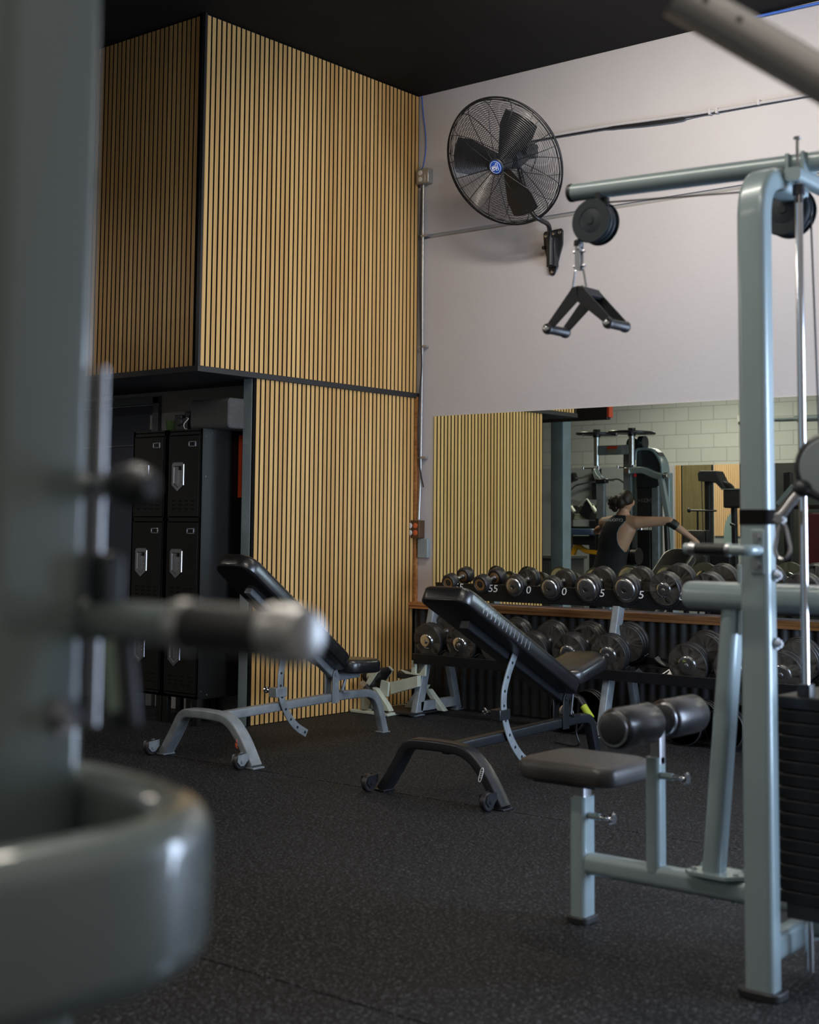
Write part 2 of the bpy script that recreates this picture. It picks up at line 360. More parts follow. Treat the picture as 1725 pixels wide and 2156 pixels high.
def text(s,size,mw,material,name,parent,extr=0.0006,shear=0.0,sx=1.0):
    cu=bpy.data.curves.new('t','FONT'); cu.body=s; cu.size=size; cu.extrude=extr; cu.shear=shear; cu.align_x='CENTER'; cu.align_y='CENTER'; cu.resolution_u=3
    to=bpy.data.objects.new('t',cu); COL.objects.link(to); bpy.context.view_layer.update()
    me=bpy.data.meshes.new_from_object(to.evaluated_get(bpy.context.evaluated_depsgraph_get()))
    bpy.data.objects.remove(to)
    org=V((0,0,0)); p=parent
    while p is not None: org+=p.location; p=p.parent
    me.transform(Matrix.Translation(-org)@mw@Matrix.Diagonal((sx,1,1,1)))
    me.materials.clear(); me.materials.append(M[material])
    o=bpy.data.objects.new(name,me); COL.objects.link(o); o.parent=parent; return o
def frame(o,x,y):     # matrix with x and y axes given
    x=V(x).normalized(); y=V(y); z=x.cross(y).normalized(); y=z.cross(x)
    mm=Matrix.Identity(4)
    for i in range(3): mm[i][0]=x[i]; mm[i][1]=y[i]; mm[i][2]=z[i]; mm[i][3]=V(o)[i]
    return mm
def bolt(mb,p,ax,r=0.009,h=0.007):
    mb.cyl(V(p),V(p)+V(ax).normalized()*h*0.35,r*1.35,n=14); mb.cyl(V(p)+V(ax).normalized()*h*0.3,V(p)+V(ax).normalized()*h,r,n=6); return mb

# ================================================================== SETTING
b=MB(); 
ys=[0.0,-0.42,-2.80,-5.18,-7.56,-9.94,-11.0]
for i in range(len(ys)-1):
    if i==0: b.box2((-9,ys[1]+0.004,-0.02),(7.5,0.35,0.0))
    else: b.box2((-9,ys[i+1]+0.004,-0.02),(7.5,ys[i]-0.004,0.0))
b.mi(1).box2((-9,-11,-0.06),(7.5,0.35,-0.012))
struct(b.build('floor',['floor','felt'],bevel=0.003))
b=MB().box2((-9,-11,CEILING_Z),(7.5,0.35,CEILING_Z+0.1)); struct(b.build('ceiling','ceiling'))
# fan wall: painted concrete in three courses with shallow open joints
b=MB()
for z0,z1 in ((0,0.69),(0.69,3.450),(3.478,CEILING_Z)): b.box2((-0.12,0.0,z0),(7.5,0.3,z1))
b.mi(1).box2((-0.12,0.012,3.44),(7.5,0.3,3.49))
struct(b.build('wall_back',['wall','nookwall'],bevel=0.003))
# lower slat wall (x=0 face) and its thickness
SP=0.0435
def slats(mb,axis,a,bb,c,z0,z1,face,off=0.0,th=0.008,w=0.030):
    n=int((bb-a)/SP)
    for i in range(n):
        p=a+0.008+i*SP; q=p+w
        if q>bb: break
        f=c+face*th; g=f-face*0.0015
        if axis=='y': mb.mi(1).box2((c,p,z0),(g,q,z1)); mb.mi(0).box2((g,p,z0),(f,q,z1))
        else: mb.mi(1).box2((p,c,z0),(q,g,z1)); mb.mi(0).box2((p,g,z0),(q,f,z1))
b=MB().box2((-0.11,-1.69,0),(-0.022,0.0,2.25)); struct(b.build('wall_left','nookwall'))
wl=bpy.data.objects['wall_left']
MB().box2((-0.022,-1.702,0.0),(-0.010,-0.002,2.25)).build('felt_backing','felt',wl)
b=MB(); slats(b,'y',-1.690,-0.0,-0.012,0.004,2.25,1); b.build('slat_cladding',['slat_y','felt'],wl)
MB().box2((-0.105,-1.7035,0),(-0.024,-1.6905,2.25)).build('steel_jamb','steel_jamb',wl,bevel=0.002)
b=MB().box2((-0.012,-0.03,0.70),(0.014,-0.002,2.255)); b.build('edge_board','shelfwood',wl)
# overhead box clad in slats
b=MB().box2((-9,-2.18,2.28),(-0.022,-0.002,CEILING_Z)); struct(b.build('wall_upper','felt')); wu=bpy.data.objects['wall_upper']
b=MB(); slats(b,'y',-2.188,0.0,-0.012,2.282,4.55,1); b.build('slat_cladding',['slat_y','felt'],wu)
b=MB(); slats(b,'x',-0.012-SP*205,-0.012,-2.19,2.282,4.55,-1); b.build('slat_cladding',['slat_x','felt'],wu)
b=MB().box2((-0.022,-2.19,2.28),(-0.012,-0.002,CEILING_Z)).box2((-9,-2.192,2.28),(-0.012,-2.18,CEILING_Z)); b.build('felt_backing','felt',wu)
MB().box2((-0.026,-2.206,2.265),(0.003,-2.188,CEILING_Z)).build('corner_trim','ledge',wu)
b=MB().box2((-9,-2.215,2.245),(0.012,0.0,2.283)); struct(b.build('trim_1','ledge',bevel=0.003))
# nook behind: back wall with door
NB=-1.43
b=MB(); b.box2((-1.255,NB,0),(-0.11,NB+0.1,2.25)); b.box2((-9,NB,0),(-2.25,NB+0.1,2.25)); b.box2((-2.25,NB,2.2),(-1.255,NB+0.1,2.25))
struct(b.build('wall_nook','nookwall'))
b=MB(); b.box2((-1.30,NB-0.03,0),(-1.235,NB+0.02,2.21)); b.box2((-2.27,NB-0.03,0),(-2.205,NB+0.02,2.21)); b.box2((-2.27,NB-0.03,2.16),(-1.235,NB+0.02,2.215))
df=struct(b.build('trim_2','doorframe',bevel=0.003))
b=MB().box2((-2.20,NB+0.002,0.008),(-1.302,NB+0.045,2.155)); dr=struct(b.build('door_1','navy',bevel=0.002))
b=MB().box2((-1.345,NB-0.012,0.9),(-1.320,NB+0.002,2.08)); b.tube(fillet([(-1.333,NB-0.012,1.70),(-1.333,NB-0.05,1.72),(-1.333,NB-0.05,1.95),(-1.333,NB-0.012,1.97)],0.02),0.007,10); b.build('door_bolt','galv',dr)
b=MB().box2((-2.17,NB-0.01,1.86),(-1.33,NB+0.002,1.868)); b.build('panel_seam','doorframe',dr)
# far sides of the room (seen in the mirrors and lighting the room by bounce)
b=MB().box2((-9,-11.2,2.26),(7.5,-11.0,CEILING_Z)); b.mi(1).box2((-9,-11.2,0),(7.5,-11.0,2.26)); struct(b.build('wall_front',['cmu','cmu_lower']))  # grey lower part is coloured to stand in for a far mirror
b=MB().box2((-7.5,-11.2,0),(-9,0.3,CEILING_Z)); struct(b.build('wall_far_left','nookwall'))
b=MB(); ww=WINDOWS
b.box2((7.3,-11.2,0),(7.5,0.3,0.15)); b.box2((7.3,-11.2,2.45),(7.5,0.3,CEILING_Z))
yy=[-11.2]
for (x,y,z,w,h,p) in sorted(ww,key=lambda q:q[1]): yy+= [y-w/2,y+w/2]
yy.append(0.3)
for i in range(0,len(yy),2): b.box2((7.3,yy[i],0.15),(7.5,yy[i+1],2.45))
struct(b.build('wall_right','wall'))
for i,(x,y,z,w,h,p) in enumerate(ww):
    b=MB(); b.box2((7.3,y-w/2,0.15),(7.4,y-w/2+0.06,2.45)); b.box2((7.3,y+w/2-0.06,0.15),(7.4,y+w/2,2.45)); b.box2((7.3,y-w/2,0.15),(7.4,y+w/2,0.21)); b.box2((7.3,y-w/2,2.39),(7.4,y+w/2,2.45)); b.box2((7.32,y-0.025,0.15),(7.38,y+0.025,2.45))
    wo=struct(b.build('window_%d'%(i+1),'doorframe')); MB().box2((7.37,y-w/2,0.17),(7.38,y+w/2,2.43)).build('pane','sky_pane',wo)
# steel column that the far mirror half shows
b=MB(); b.sweep([(-1.075,-3.62,0),(-1.075,-3.62,CEILING_Z)],rrect(0.15,0.15,0.012),(0,1,0)); struct(b.build('trim_3','steel_jamb'))
b=MB(); b.box2((-9,-3.70,2.95),(-1.0,-3.56,3.2)); 
# ceiling lamps
for i,(x,y,z,L,ax,p,c) in enumerate(LAMPS):
    dx,dy=(L/2,0.09) if ax=='x' else (0.09,L/2)
    where=['over the dumbbell rack','over the dumbbell rack, right of its twin','above the middle of the floor','above the pulldown station','added unseen, hung low over the chest fly machine','added unseen, hung low near the block wall','near the block wall, left one','near the block wall, right one'][i]
    t=thing('linear_lamp',(x,y,z),'long white linear lamp %s'%where,'lamp','linear ceiling lamps')
    MB().box2((x-dx,y-dy,z),(x+dx,y+dy,z+0.05)).build('housing','lamp_body',t,bevel=0.004)
    MB().box2((x-dx+0.02,y-dy+0.015,z-0.012),(x+dx-0.02,y+dy-0.015,z)).build('diffuser','lamp',t)
    for sg in(-0.7,0.7):
        MB().cyl((x+dx*sg if ax=='x' else x,y if ax=='x' else y+dy*sg,z+0.05),(x+dx*sg if ax=='x' else x,y if ax=='x' else y+dy*sg,CEILING_Z),0.004,n=8).build('suspension_wire','galv',t)
    tl=R(36) if i<2 else 0
    if tl:
        for ch in t.children:
            if not ch.name.startswith('suspension'): ch.rotation_euler=(tl,0,0)
    area('lamp_light',(x,y+0.02*sin(tl),z-0.02*cos(tl)),(tl,0,0),2*dx-0.04,2*dy-0.03,p,c)
# ================================================================== MIRROR, SHELF, LOWER PANEL
t=thing('wall_mirror',(3.0,0,0.752),'wide frameless gym mirror on the wall behind the dumbbell rack','mirror')
MB().box2((0.158,-0.006,0.752),(2.738,-0.0005,2.103)).build('mirror_panel','mirror',t)
MB().box2((2.741,-0.006,0.752),(5.6,-0.0005,2.103)).build('mirror_panel','mirror',t)
b=MB().box2((0.0,-0.085,0.690),(6.4,0.0,0.712)); b.box2((0.0,-0.092,0.712),(6.4,0.0,0.738))
single('wooden_ledge',b,'shelfwood','varnished orange brown wooden ledge running under the mirror','ledge',(3.2,0,0.69),bevel=0.002)
b=MB(); pts=[]; n=0; x=0.02
sec=[]; 
while x<5.6:
    sec.append((x,-0.036-0.010*cos(2*pi*x/0.076))); x+=0.0095
outl=[V((p[0],p[1],0.0)) for p in sec]+[V((sec[-1][0],-0.003,0)),V((sec[0][0],-0.003,0))]
vs=[];fs=[];k=len(outl)
for p in outl: vs.append(p)
for p in outl: vs.append(p+V((0,0,0.69)))
for i in range(k): fs.append((i,(i+1)%k,(i+1)%k+k,i+k))
b.add(vs,fs); single('corrugated_panel',b,'corr','dark corrugated metal sheet covering the wall below the ledge','wall panel',(2.8,0,0))
# conduit, boxes and cables in the corner
t=thing('outlet_box',(0.066,0,3.86),'grey steel outlet box with two sockets, high in the corner beside the fan','electrical outlet')
b=MB().box2((0.012,-0.060,3.862),(0.128,-0.001,3.972)); b.build('box','galv',t,bevel=0.005)
b=MB().box2((0.016,-0.064,3.866),(0.100,-0.060,3.968)); b.build('cover_plate','galv',t,bevel=0.002)
for zz in (3.893,3.942):
    MB().lathe([(0,0.019),(0.004,0.019),(0.005,0.017)],(0.055,-0.064,zz),(0,-1,0),20).build('socket','white_plastic',t)
t=thing('outlet_box',(0.03,0,1.20),'brown four socket outlet box near the foot of the conduit','electrical outlet')
MB().box2((-0.040,-0.070,1.205),(0.075,-0.001,1.335)).build('box','bronze',t,bevel=0.003)
for xx,mt_ in((-0.008,'white_plastic'),(0.042,'orange_outlet')):
    for zz in(1.243,1.295):
        o=MB().lathe([(0,0.020),(0.004,0.020),(0.005,0.018)],(xx,-0.070,zz),(0,-1,0),20).build('socket',mt_,t); tag(o,'orange socket' if mt_[0]=='o' else 'white socket')
t=thing('junction_box',(0.075,0,1.05),'small grey blank box below the brown outlet box','electrical box')
MB().box2((0.035,-0.035,1.06),(0.125,-0.001,1.20)).build('box','steel_jamb',t,bevel=0.003)
b=MB().tube(fillet([(0.052,-0.022,3.862),(0.052,-0.022,3.0),(0.056,-0.022,2.7),(0.050,-0.022,1.9),(0.046,-0.022,1.6),(0.040,-0.03,1.34)],0.15),0.0105,12)
for zz in(3.46,2.62,1.79): b.box2((0.03,-0.034,zz),(0.10,-0.001,zz+0.016))
single('conduit',b,'galv','thin galvanised conduit running down the corner between the two outlet boxes','conduit',(0.05,0,1.33))
b=MB().tube(spline([(0.042,-0.03,3.84),(0.034,-0.032,3.3),(0.050,-0.034,2.7),(0.060,-0.034,2.48),(0.040,-0.036,2.2),(0.036,-0.036,1.95),(0.052,-0.034,1.72),(0.082,-0.03,1.58)],6),0.0055,8)
single('power_cable',b,'cable','loose black cable tied along the corner conduit','cable',(0.05,0,1.58))
b=MB().tube(spline([(0.03,-0.02,4.55),(0.045,-0.02,4.4),(0.068,-0.02,4.25),(0.070,-0.02,4.12),(0.045,-0.02,4.0),(0.012,-0.02,3.98)],6),0.004,8)
single('network_cable',b,'bluecable','blue cable hanging from the ceiling down the corner','cable',(0.05,0,3.98))
b=MB().tube(spline([(2.72,-0.02,4.545),(3.4,-0.02,4.535),(4.2,-0.02,4.54),(5.2,-0.02,4.54)],5),0.009,8)
single('network_cable',b,'bluecable','blue cable run along the top of the wall at upper right','cable',(3.5,0,4.5))
b=MB().tube(spline([(0.9,-0.016,4.046),(1.3,-0.016,4.040),(1.7,-0.016,4.028),(2.1,-0.016,4.006),(2.45,-0.016,3.988),(2.8,-0.016,3.980),(3.2,-0.016,3.972),(4.5,-0.016,3.96)],6),0.0105,10)
for xx in(2.42,2.47,2.76): b.box2((xx,-0.030,3.968),(xx+0.016,-0.0005,4.002))
single('wall_conduit',b,'wall','painted conduit running along the upper wall joint right of the fan','conduit',(2.5,0,4.0))
b=MB().tube(spline([(0.95,-0.014,4.030),(1.3,-0.014,4.024),(1.7,-0.016,4.010),(1.95,-0.020,3.988),(2.2,-0.024,3.975),(2.42,-0.014,3.976),(3.2,-0.012,3.962)],6),0.0075,8,scales=[0.75]*12+[1.5]*14+[0.6]*11)
single('sagging_cable',b,'cable','black cable sagging below the painted conduit on the upper wall','cable',(1.9,0,3.95))

# ================================================================== LOCKERS
def locker(x0,x1,label):
    y0,y1=-1.935,-1.47; t=thing('locker',((x0+x1)/2,(y0+y1)/2,0),label,'locker','black three door lockers')
    b=MB(); w=0.02
    b.box2((x0,y0,0.17),(x0+0.012,y1,1.912)).box2((x1-0.012,y0,0.17),(x1,y1,1.912)).box2((x0,y0,1.895),(x1,y1,1.912)).box2((x0,y0,0.17),(x1,y1,0.185)).box2((x0,y1-0.01,0.17),(x1,y1,1.912))
    b.box2((x0,y0,0.17),(x0+w,y0+0.01,1.912)).box2((x1-w,y0,0.17),(x1,y0+0.01,1.912))
    zz=[0.185,0.752,1.320,1.888]
    for z in zz: b.box2((x0,y0,z-0.013),(x1,y0+0.01,z+0.013))
    b.mi(1)
    for z in(1.86,1.60,1.05,0.78,0.5,0.22):
        for yy in (y0+0.03,y1-0.04): bolt(b,(x1,yy,z),(1,0,0),0.004,0.003)
    for z in(1.885,1.36,0.75,0.195):
        for yy in (y0+0.08,y1-0.10): bolt(b,(x1,yy,z),(1,0,0),0.004,0.003)
    b.build('body',['locker','chrome'],t,bevel=0)
    for i in range(3):
        za,zb=zz[i]+0.020,zz[i+1]-0.020; xa,xb=x0+w+0.006,x1-w-0.006; xm=(xa+xb)/2; H=zb-za
        b=MB(); b.box2((xa,y0-0.006,za),(xb,y0+0.004,zb))
        for r_ in range(3):
            for c_ in range(4):
                xx=xa+0.035+c_*((xb-xa-0.10)/3.0); b.prism([(xx,y0-0.006,za+0.045+r_*0.026),(xx+0.03,y0-0.006,za+0.045+r_*0.026),(xx+0.03,y0-0.010,za+0.053+r_*0.026),(xx,y0-0.010,za+0.053+r_*0.026)],(0,0,0.002))
        d=b.build('door','locker',t,bevel=0.0015)
        # recessed bright latch pocket with pointed foot
        hx=xa+0.090; hz=zb-0.265; hw,hh=0.058,0.094
        out=[(-hw,hh*0.85),(-hw*0.8,hh),(hw*0.8,hh),(hw,hh*0.85),(hw,-hh*0.62),(0,-hh*1.08),(-hw,-hh*0.62)]
        inn=[(-hw*.66,hh*.68),(-hw*.6,hh*.72),(hw*.6,hh*.72),(hw*.66,hh*.68),(hw*.66,-hh*.50),(0,-hh*.80),(-hw*.66,-hh*.50)]
        b=MB(); k=len(out); yy=y0-0.007
        rings=[[(hx+p[0],yy,hz+p[1]) for p in out],[(hx+p[0]*.97,yy-0.005,hz+p[1]*.97) for p in out],[(hx+p[0],yy-0.005,hz+p[1]) for p in inn],[(hx+p[0]*.92,yy-0.0005,hz+p[1]*.92) for p in inn]]
        vs=[p for r_ in rings for p in r_]; fs=[(j*k+i_,j*k+(i_+1)%k,(j+1)*k+(i_+1)%k,(j+1)*k+i_) for j in range(3) for i_ in range(k)]; fs.append(tuple(3*k+i_ for i_ in range(k)))
        b.add(vs,fs); b.box((hx-0.003,yy-0.004,hz+hh*.05),(0.005,0.006,hh*1.1)); b.mi(1).box((hx+hw*.35,yy-0.004,hz+hh*.55),(0.020,0.005,0.022)); b.mi(0)
        for q in range(3): bolt(b,(hx+hw*.42,yy-0.001,hz+0.01-q*0.024),(0,-1,0),0.003,0.003)
        b.build('latch_handle',['chrome_dull','locker'],d,smooth=25)
        cx,cz=xb-0.065,zb-0.055; b=MB()
        for sx_,sz_,w_,h_ in((0,0.015,0.070,0.007),(0,-0.015,0.070,0.007),(-0.031,0,0.010,0.036),(0.031,0,0.010,0.036)): b.box((cx+sx_,y0-0.009,cz+sz_),(w_,0.006,h_))
        b.build('card_holder','chrome_dull',d,bevel=0.001)
    for sx_ in(x0+0.025,x1-0.025):
        for sy_ in(y0+0.02,y1-0.02): MB().box((sx_,sy_,0.085),(0.05,0.035,0.17)).build('leg','locker',t,bevel=0.002)
    return t
locker(-0.575,-0.235,'right black locker with three doors, speaker box on top')
locker(-0.925,-0.588,'left black locker beside the navy door, green tub on top')
t=thing('portable_speaker',(-0.285,-1.75,1.912),'charcoal cloth covered speaker box standing on the right locker','speaker')
b=MB(); b.sweep([(-0.470,-1.74,2.015),(-0.462,-1.74,2.015),(-0.108,-1.74,2.015),(-0.100,-1.74,2.015)],rrect(0.20,0.20,0.03),(0,0,1),scales=[0.93,1,1,0.93]); b.build('case','speaker',t)
t=thing('hair_clipper_case',(-0.56,-1.80,1.912),'small black gear lying between the green tub and the speaker','gear')
b=MB(); b.box((-0.590,-1.80,1.967),(0.07,0.08,0.11)).box((-0.535,-1.79,1.957),(0.06,0.09,0.09)).cyl((-0.575,-1.85,1.975),(-0.575,-1.82,1.975),0.03).box((-0.53,-1.78,2.022),(0.05,0.07,0.045)); b.build('body','black_plastic',t,bevel=0.008)
MB().tube(spline([(-0.515,-1.83,2.0),(-0.475,-1.85,1.99),(-0.505,-1.86,1.955),(-0.485,-1.87,1.925),(-0.45,-1.88,1.917)],5),0.003,8).build('cord','white_plastic',t)
b=MB().lathe([(0,0.040),(0.005,0.042),(0.075,0.050),(0.078,0.047),(0.073,0.044)],(-0.685,-1.80,1.912),(0,0,1)); single('plastic_tub',b,'green','dark green plastic tub on top of the left locker','tub',(-0.685,-1.80,1.912))
b=MB().box2((-0.228,-1.62,1.47),(-0.195,-1.60,1.885)); single('red_board',b,'red','narrow red orange board standing between the lockers and the wall post','board',(-0.19,-1.575,1.47))
# dark jacket hanging on the door side of the lockers
b=MB(); 
for j,(dx,w_) in enumerate(((0.0,0.035),(0.02,0.05),(-0.01,0.06),(0.015,0.05))):
    b.sweep(spline([(-0.985+dx,-1.62-0.035*j,1.66),(-1.00+dx,-1.63-0.035*j,1.50),(-1.03+dx,-1.64-0.035*j,1.25),(-1.035+dx,-1.64-0.035*j,1.0),(-1.02+dx,-1.63-0.035*j,0.78)],5),rrect(w_,0.035,0.015,4),(0,1,0),scales=None)
b.cyl((-0.925,-1.66,1.68),(-0.99,-1.66,1.70),0.006,n=8)
single('hanging_jacket',b,'shorts','dark jacket hanging from the left side of the lockers','jacket',(-1.0,-1.65,0.78))

# ================================================================== FAN
FC=V((1.135,-0.50,3.760)); tilt=R(30)
fa=V((0.0,-cos(tilt),-sin(tilt))).normalized(); fx,fy=perp(fa)
t=thing('wall_fan',(1.216,0,3.05),'large black wall fan with wire guard and blue centre badge','fan')
def fp(ang,r,d): return FC+(fx*cos(ang)+fy*sin(ang))*r+fa*d
RF=0.447
b=MB()
for i in range(30):
    u=(i+1.2)/31.0; r=0.055+u*(RF-0.055); d=0.10*sqrt(max(0,1-(r/RF)**2.6))+0.0
    b.tube([fp(2*pi*k/72,r,d) for k in range(72)],0.0016,4,closed=True)
for i in range(22):
    u=(i+1.2)/23.0; r=0.10+u*(RF-0.10); d=-0.10*sqrt(max(0,1-(r/RF)**4))
    b.tube([fp(2*pi*k/64,r,d) for k in range(64)],0.0016,4,closed=True)
b.tube([fp(2*pi*k/80,RF,0) for k in range(80)],0.007,8,closed=True)
b.tube([fp(2*pi*k/80,RF*0.985,0.022) for k in range(80)],0.0035,6,closed=True); b.tube([fp(2*pi*k/80,RF*0.985,-0.022) for k in range(80)],0.0035,6,closed=True)
for i in range(14):
    a=2*pi*i/14+0.1
    b.tube([fp(a,0.04+(RF-0.04)*q/8,0.10*sqrt(max(0,1-((0.04+(RF-0.04)*q/8)/RF)**2.6))+0.003) for q in range(9)],0.0026,6)
    b.tube([fp(a+0.2,0.10+(RF-0.10)*q/8,-0.10*sqrt(max(0,1-((0.10+(RF-0.10)*q/8)/RF)**4))-0.003) for q in range(9)],0.0026,6)
b.build('wire_guard','black_metal',t,smooth=60)
b=MB().lathe([(0.085,0.058),(0.105,0.060),(0.112,0.052)],FC,fa,32); b.build('badge_ring','black_plastic',t)
b=MB().lathe([(0.108,0.048),(0.1135,0.048),(0.1145,0.046)],FC,fa,32); bd=b.build('badge','blue_badge',t)
# lettering-like emblem on the badge: outlined rounded d and bar
c0=FC+fa*0.1150; ex=fa.cross(V((0,0,1))).normalized()*-1; ez=ex.cross(fa).normalized()*-1 
ex=V((1,0,0)); ex=(ex-fa*ex.dot(fa)).normalized(); ez=V((0,0,1)); ez=(ez-fa*ez.dot(fa)); ez=(ez-ex*ez.dot(ex)).normalized()
def bp_(x,z): return c0+ex*x+ez*z
b=MB()
b.tube([bp_(0.041*cos(2*pi*k/40),0.041*sin(2*pi*k/40)) for k in range(40)],0.0012,5,closed=True)
for loop in ([(-0.026,0.008),(-0.006,0.008),(-0.006,0.014),(0.008,0.014),(0.008,0.027),(0.020,0.027),(0.020,-0.022),(0.000,-0.022),(0.000,-0.012),(-0.014,-0.012),(-0.014,-0.020),(-0.026,-0.020)],[(0.004,-0.011),(0.010,-0.011),(0.010,0.005),(-0.002,0.005),(-0.002,-0.004),(0.004,-0.004)],[(-0.020,-0.012),(-0.016,-0.002),(-0.008,-0.002),(-0.008,0.002),(-0.020,0.002)]):
    b.tube([bp_(*p) for p in loop],0.0019,5,closed=True)
b.build('emblem','white_paint',bd)
b=MB().lathe([(0.062,0.055),(0.07,0.05),(0.03,0.058),(-0.02,0.058)][::-1],FC,fa,28); hub=b.build('hub','black_plastic',t)
for ang in(48,162,280):
    a0=R(ang); b=MB(); vs=[];fs=[]; nu,nv=9,7
    # direction measured in the guard plane: ex right, ez up
    for side in(0,1):
        for i in range(nu):
            r=0.05+(0.385-0.05)*i/(nu-1)
            hw=(0.045+0.075*min(1,i/(nu-1)*1.6))
            for j in range(nv):
                q=(j/(nv-1)-0.5)*2; d=0.028*q*(1-0.35*i/(nu-1))+0.012*(1-q*q)+(0.0025 if side else 0)
                rad=r*(1-0.05*q*q*(i==nu-1)); px_=rad; py_=hw*q
                vs.append(FC+(ex*cos(a0)+ez*sin(a0))*px_+(ex*-sin(a0)+ez*cos(a0))*py_+fa*(0.01+d))
    o_=nu*nv
    for s_ in(0,1):
        for i in range(nu-1):
            for j in range(nv-1): q0=s_*o_+i*nv+j; fs.append((q0,q0+1,q0+nv+1,q0+nv))
    rim=[i*nv for i in range(nu)]+[(nu-1)*nv+j for j in range(1,nv)]+[i*nv+nv-1 for i in range(nu-2,-1,-1)]+[j for j in range(nv-2,0,-1)]
    for i in range(len(rim)): a_,b_=rim[i],rim[(i+1)%len(rim)]; fs.append((a_,b_,b_+o_,a_+o_))
    b.add(vs,fs); b.build('blade','black_plastic',t,smooth=50)
mc=FC-fa*0.17
b=MB().lathe([(-0.10,0.03),(-0.095,0.075),(0.0,0.088),(0.06,0.088),(0.10,0.07),(0.11,0.02)],mc,fa,32); b.box(tuple(mc+V((0.07,0.02,0.02))),(0.10,0.14,0.09)); b.build('motor','black_plastic',t,bevel=0.004)
b=MB(); 
for k in range(2):
    a=mc+ex*0.02; b.tube(spline([a+V((0,0,0.06)),a+V((0.11,0.02,0.03)),a+V((0.12,0.03,-0.05)),a+V((0.06,0.06,-0.12))],6),0.004,8)
b.build('motor_wire','galv',t)
br0=V((1.216,-0.055,3.26))
b=MB().tube(spline([mc+V((0.0,0.02,-0.06)),mc+V((0.03,0.03,-0.18)),(1.25,-0.33,3.43),(1.29,-0.28,3.378),(1.27,-0.16,3.368),(1.225,-0.075,3.31),(1.222,-0.062,3.12)],7),0.0165,14); b.build('arm','black_metal',t)
out=[(-0.075,0.115),(-0.065,0.128),(0.075,0.135),(0.088,0.118),(0.086,0.02),(0.028,-0.160),(0.016,-0.185),(0.0,-0.190),(-0.016,-0.182),(-0.030,-0.150),(-0.072,0.04)]
b=MB().prism([(1.205+p[0],-0.012,3.235+p[1]) for p in out],(0,0.0115,0)); bk=b.build('wall_plate','black_metal',t,bevel=0.003)
b=MB().cyl((1.222,-0.062,3.30),(1.222,-0.062,3.105),0.026,n=20); b.box((1.222,-0.035,3.20),(0.07,0.05,0.20)); b.cyl((1.15,-0.05,3.24),(1.17,-0.05,3.24),0.014); b.build('socket','black_metal',t,bevel=0.003)
b=MB()
for x_,z_ in((-0.052,0.095),(0.012,0.105),(0.062,0.108),(0.0,-0.165)): b.lathe([(0,0.012),(0.003,0.012),(0.005,0.006)],(1.205+x_,-0.013,3.235+z_),(0,-1,0),16)
b.build('bolt','chrome_dull',bk)

# ================================================================== DUMBBELLS
def dumbbell(kind,Rp,half,npl,loc,rotx,label,group,rz=0.0):
    t=thing('dumbbell',(0,0,0),label,'dumbbell',group)
    g=half*0.42
    b=MB(); b.lathe([(-g,0.012),(-g*.8,0.0145),(-g*.3,0.0165),(g*.3,0.0165),(g*.8,0.0145),(g,0.012)],(0,0,0),(0,1,0),18)
    if kind=='rubber': b.mi(0)
    for s in(-1,1): b.lathe([(g*.80,0.026),(g*.98,0.026)],(0,0,0),(0,s,0),18)
    b.build('handle','chrome_dull',t)
    for s in(-1,1):
        ax=V((0,s,0)); T=half-g
        if kind=='rubber':
            b=MB(); b.lathe([(g,Rp*.55),(g,Rp*.86),(g+T*.15,Rp),(g+T*.85,Rp),(half,Rp*.88),(half,Rp*.70),(half-0.006,Rp*.62)],(0,0,0),ax,36); b.mi(1).lathe([(half-0.008,Rp*.66),(half-0.003,Rp*.64),(half-0.003,Rp*.40),(half-0.008,Rp*.38)],(0,0,0),ax,36); b.mi(0).lathe([(half-0.009,Rp*.42),(half-0.009,Rp*.02)],(0,0,0),ax,24)
            b.mi(1).lathe([(g+0.002,Rp*.60),(g-0.001,Rp*.58),(g-0.001,Rp*.36),(g+0.002,Rp*.34)],(0,0,0),ax,30)
            w=b.build('weight_head',['rubber','tan'],t); tag(w,'rubber head with tan ring'); b=MB(); b.lathe([(half-0.009,0.014),(half-0.003,0.014),(half-0.002,0.009)],(0,0,0),ax,6); b.build('end_bolt','plate_dark',w)
        else:
            b=MB(); pt=T*0.80/npl
            for k in range(npl):
                a0=g+k*pt; r_=Rp*(1 if k==npl-1 or npl<3 else 0.96)
                b.mi(1).lathe([(a0+pt*.04,r_*.97),(a0+pt*.18,r_),(a0+pt*.82,r_),(a0+pt*.96,r_*.965)],(0,0,0),ax,44)
                b.mi(0).lathe([(a0+pt*.0,r_*.03),(a0+pt*.0,r_*.960)],(0,0,0),ax,44); b.lathe([(a0+pt*.99,r_*.955),(a0+pt*.99,r_*.02)],(0,0,0),ax,44)
            w=b.build('weight_plate',['plate_face','rubber'],t,smooth=30)
            rc=Rp*.46 if kind=='plate' else Rp*.80; e0=g+T*.80; b=MB()
            b.lathe([(e0,rc*1.0),(e0+T*.05,rc*.98),(e0+T*.10,rc*.93),(e0+T*.14,rc*.80),(e0+T*.155,rc*.62),(e0+T*.155,rc*.30),(e0+T*.13,rc*.26),(e0+T*.13,0.001)],(0,0,0),ax,40)
            c=b.build('end_cap','chrome' if kind=='plate' else 'plate_face',w,smooth=30)
            if kind!='plate': c.data.materials[0]=M['chrome_dull']
            b=MB(); b.lathe([(e0+T*.12,rc*.24),(half,rc*.24),(half+0.002,rc*.16)],(0,0,0),ax,6 if kind!='plate' else 20); b.build('end_bolt','plate_dark' if kind!='plate' else 'chrome_dull',w)
    t.location=loc; t.rotation_euler=(rotx,0,rz); return t
TILT=R(14)
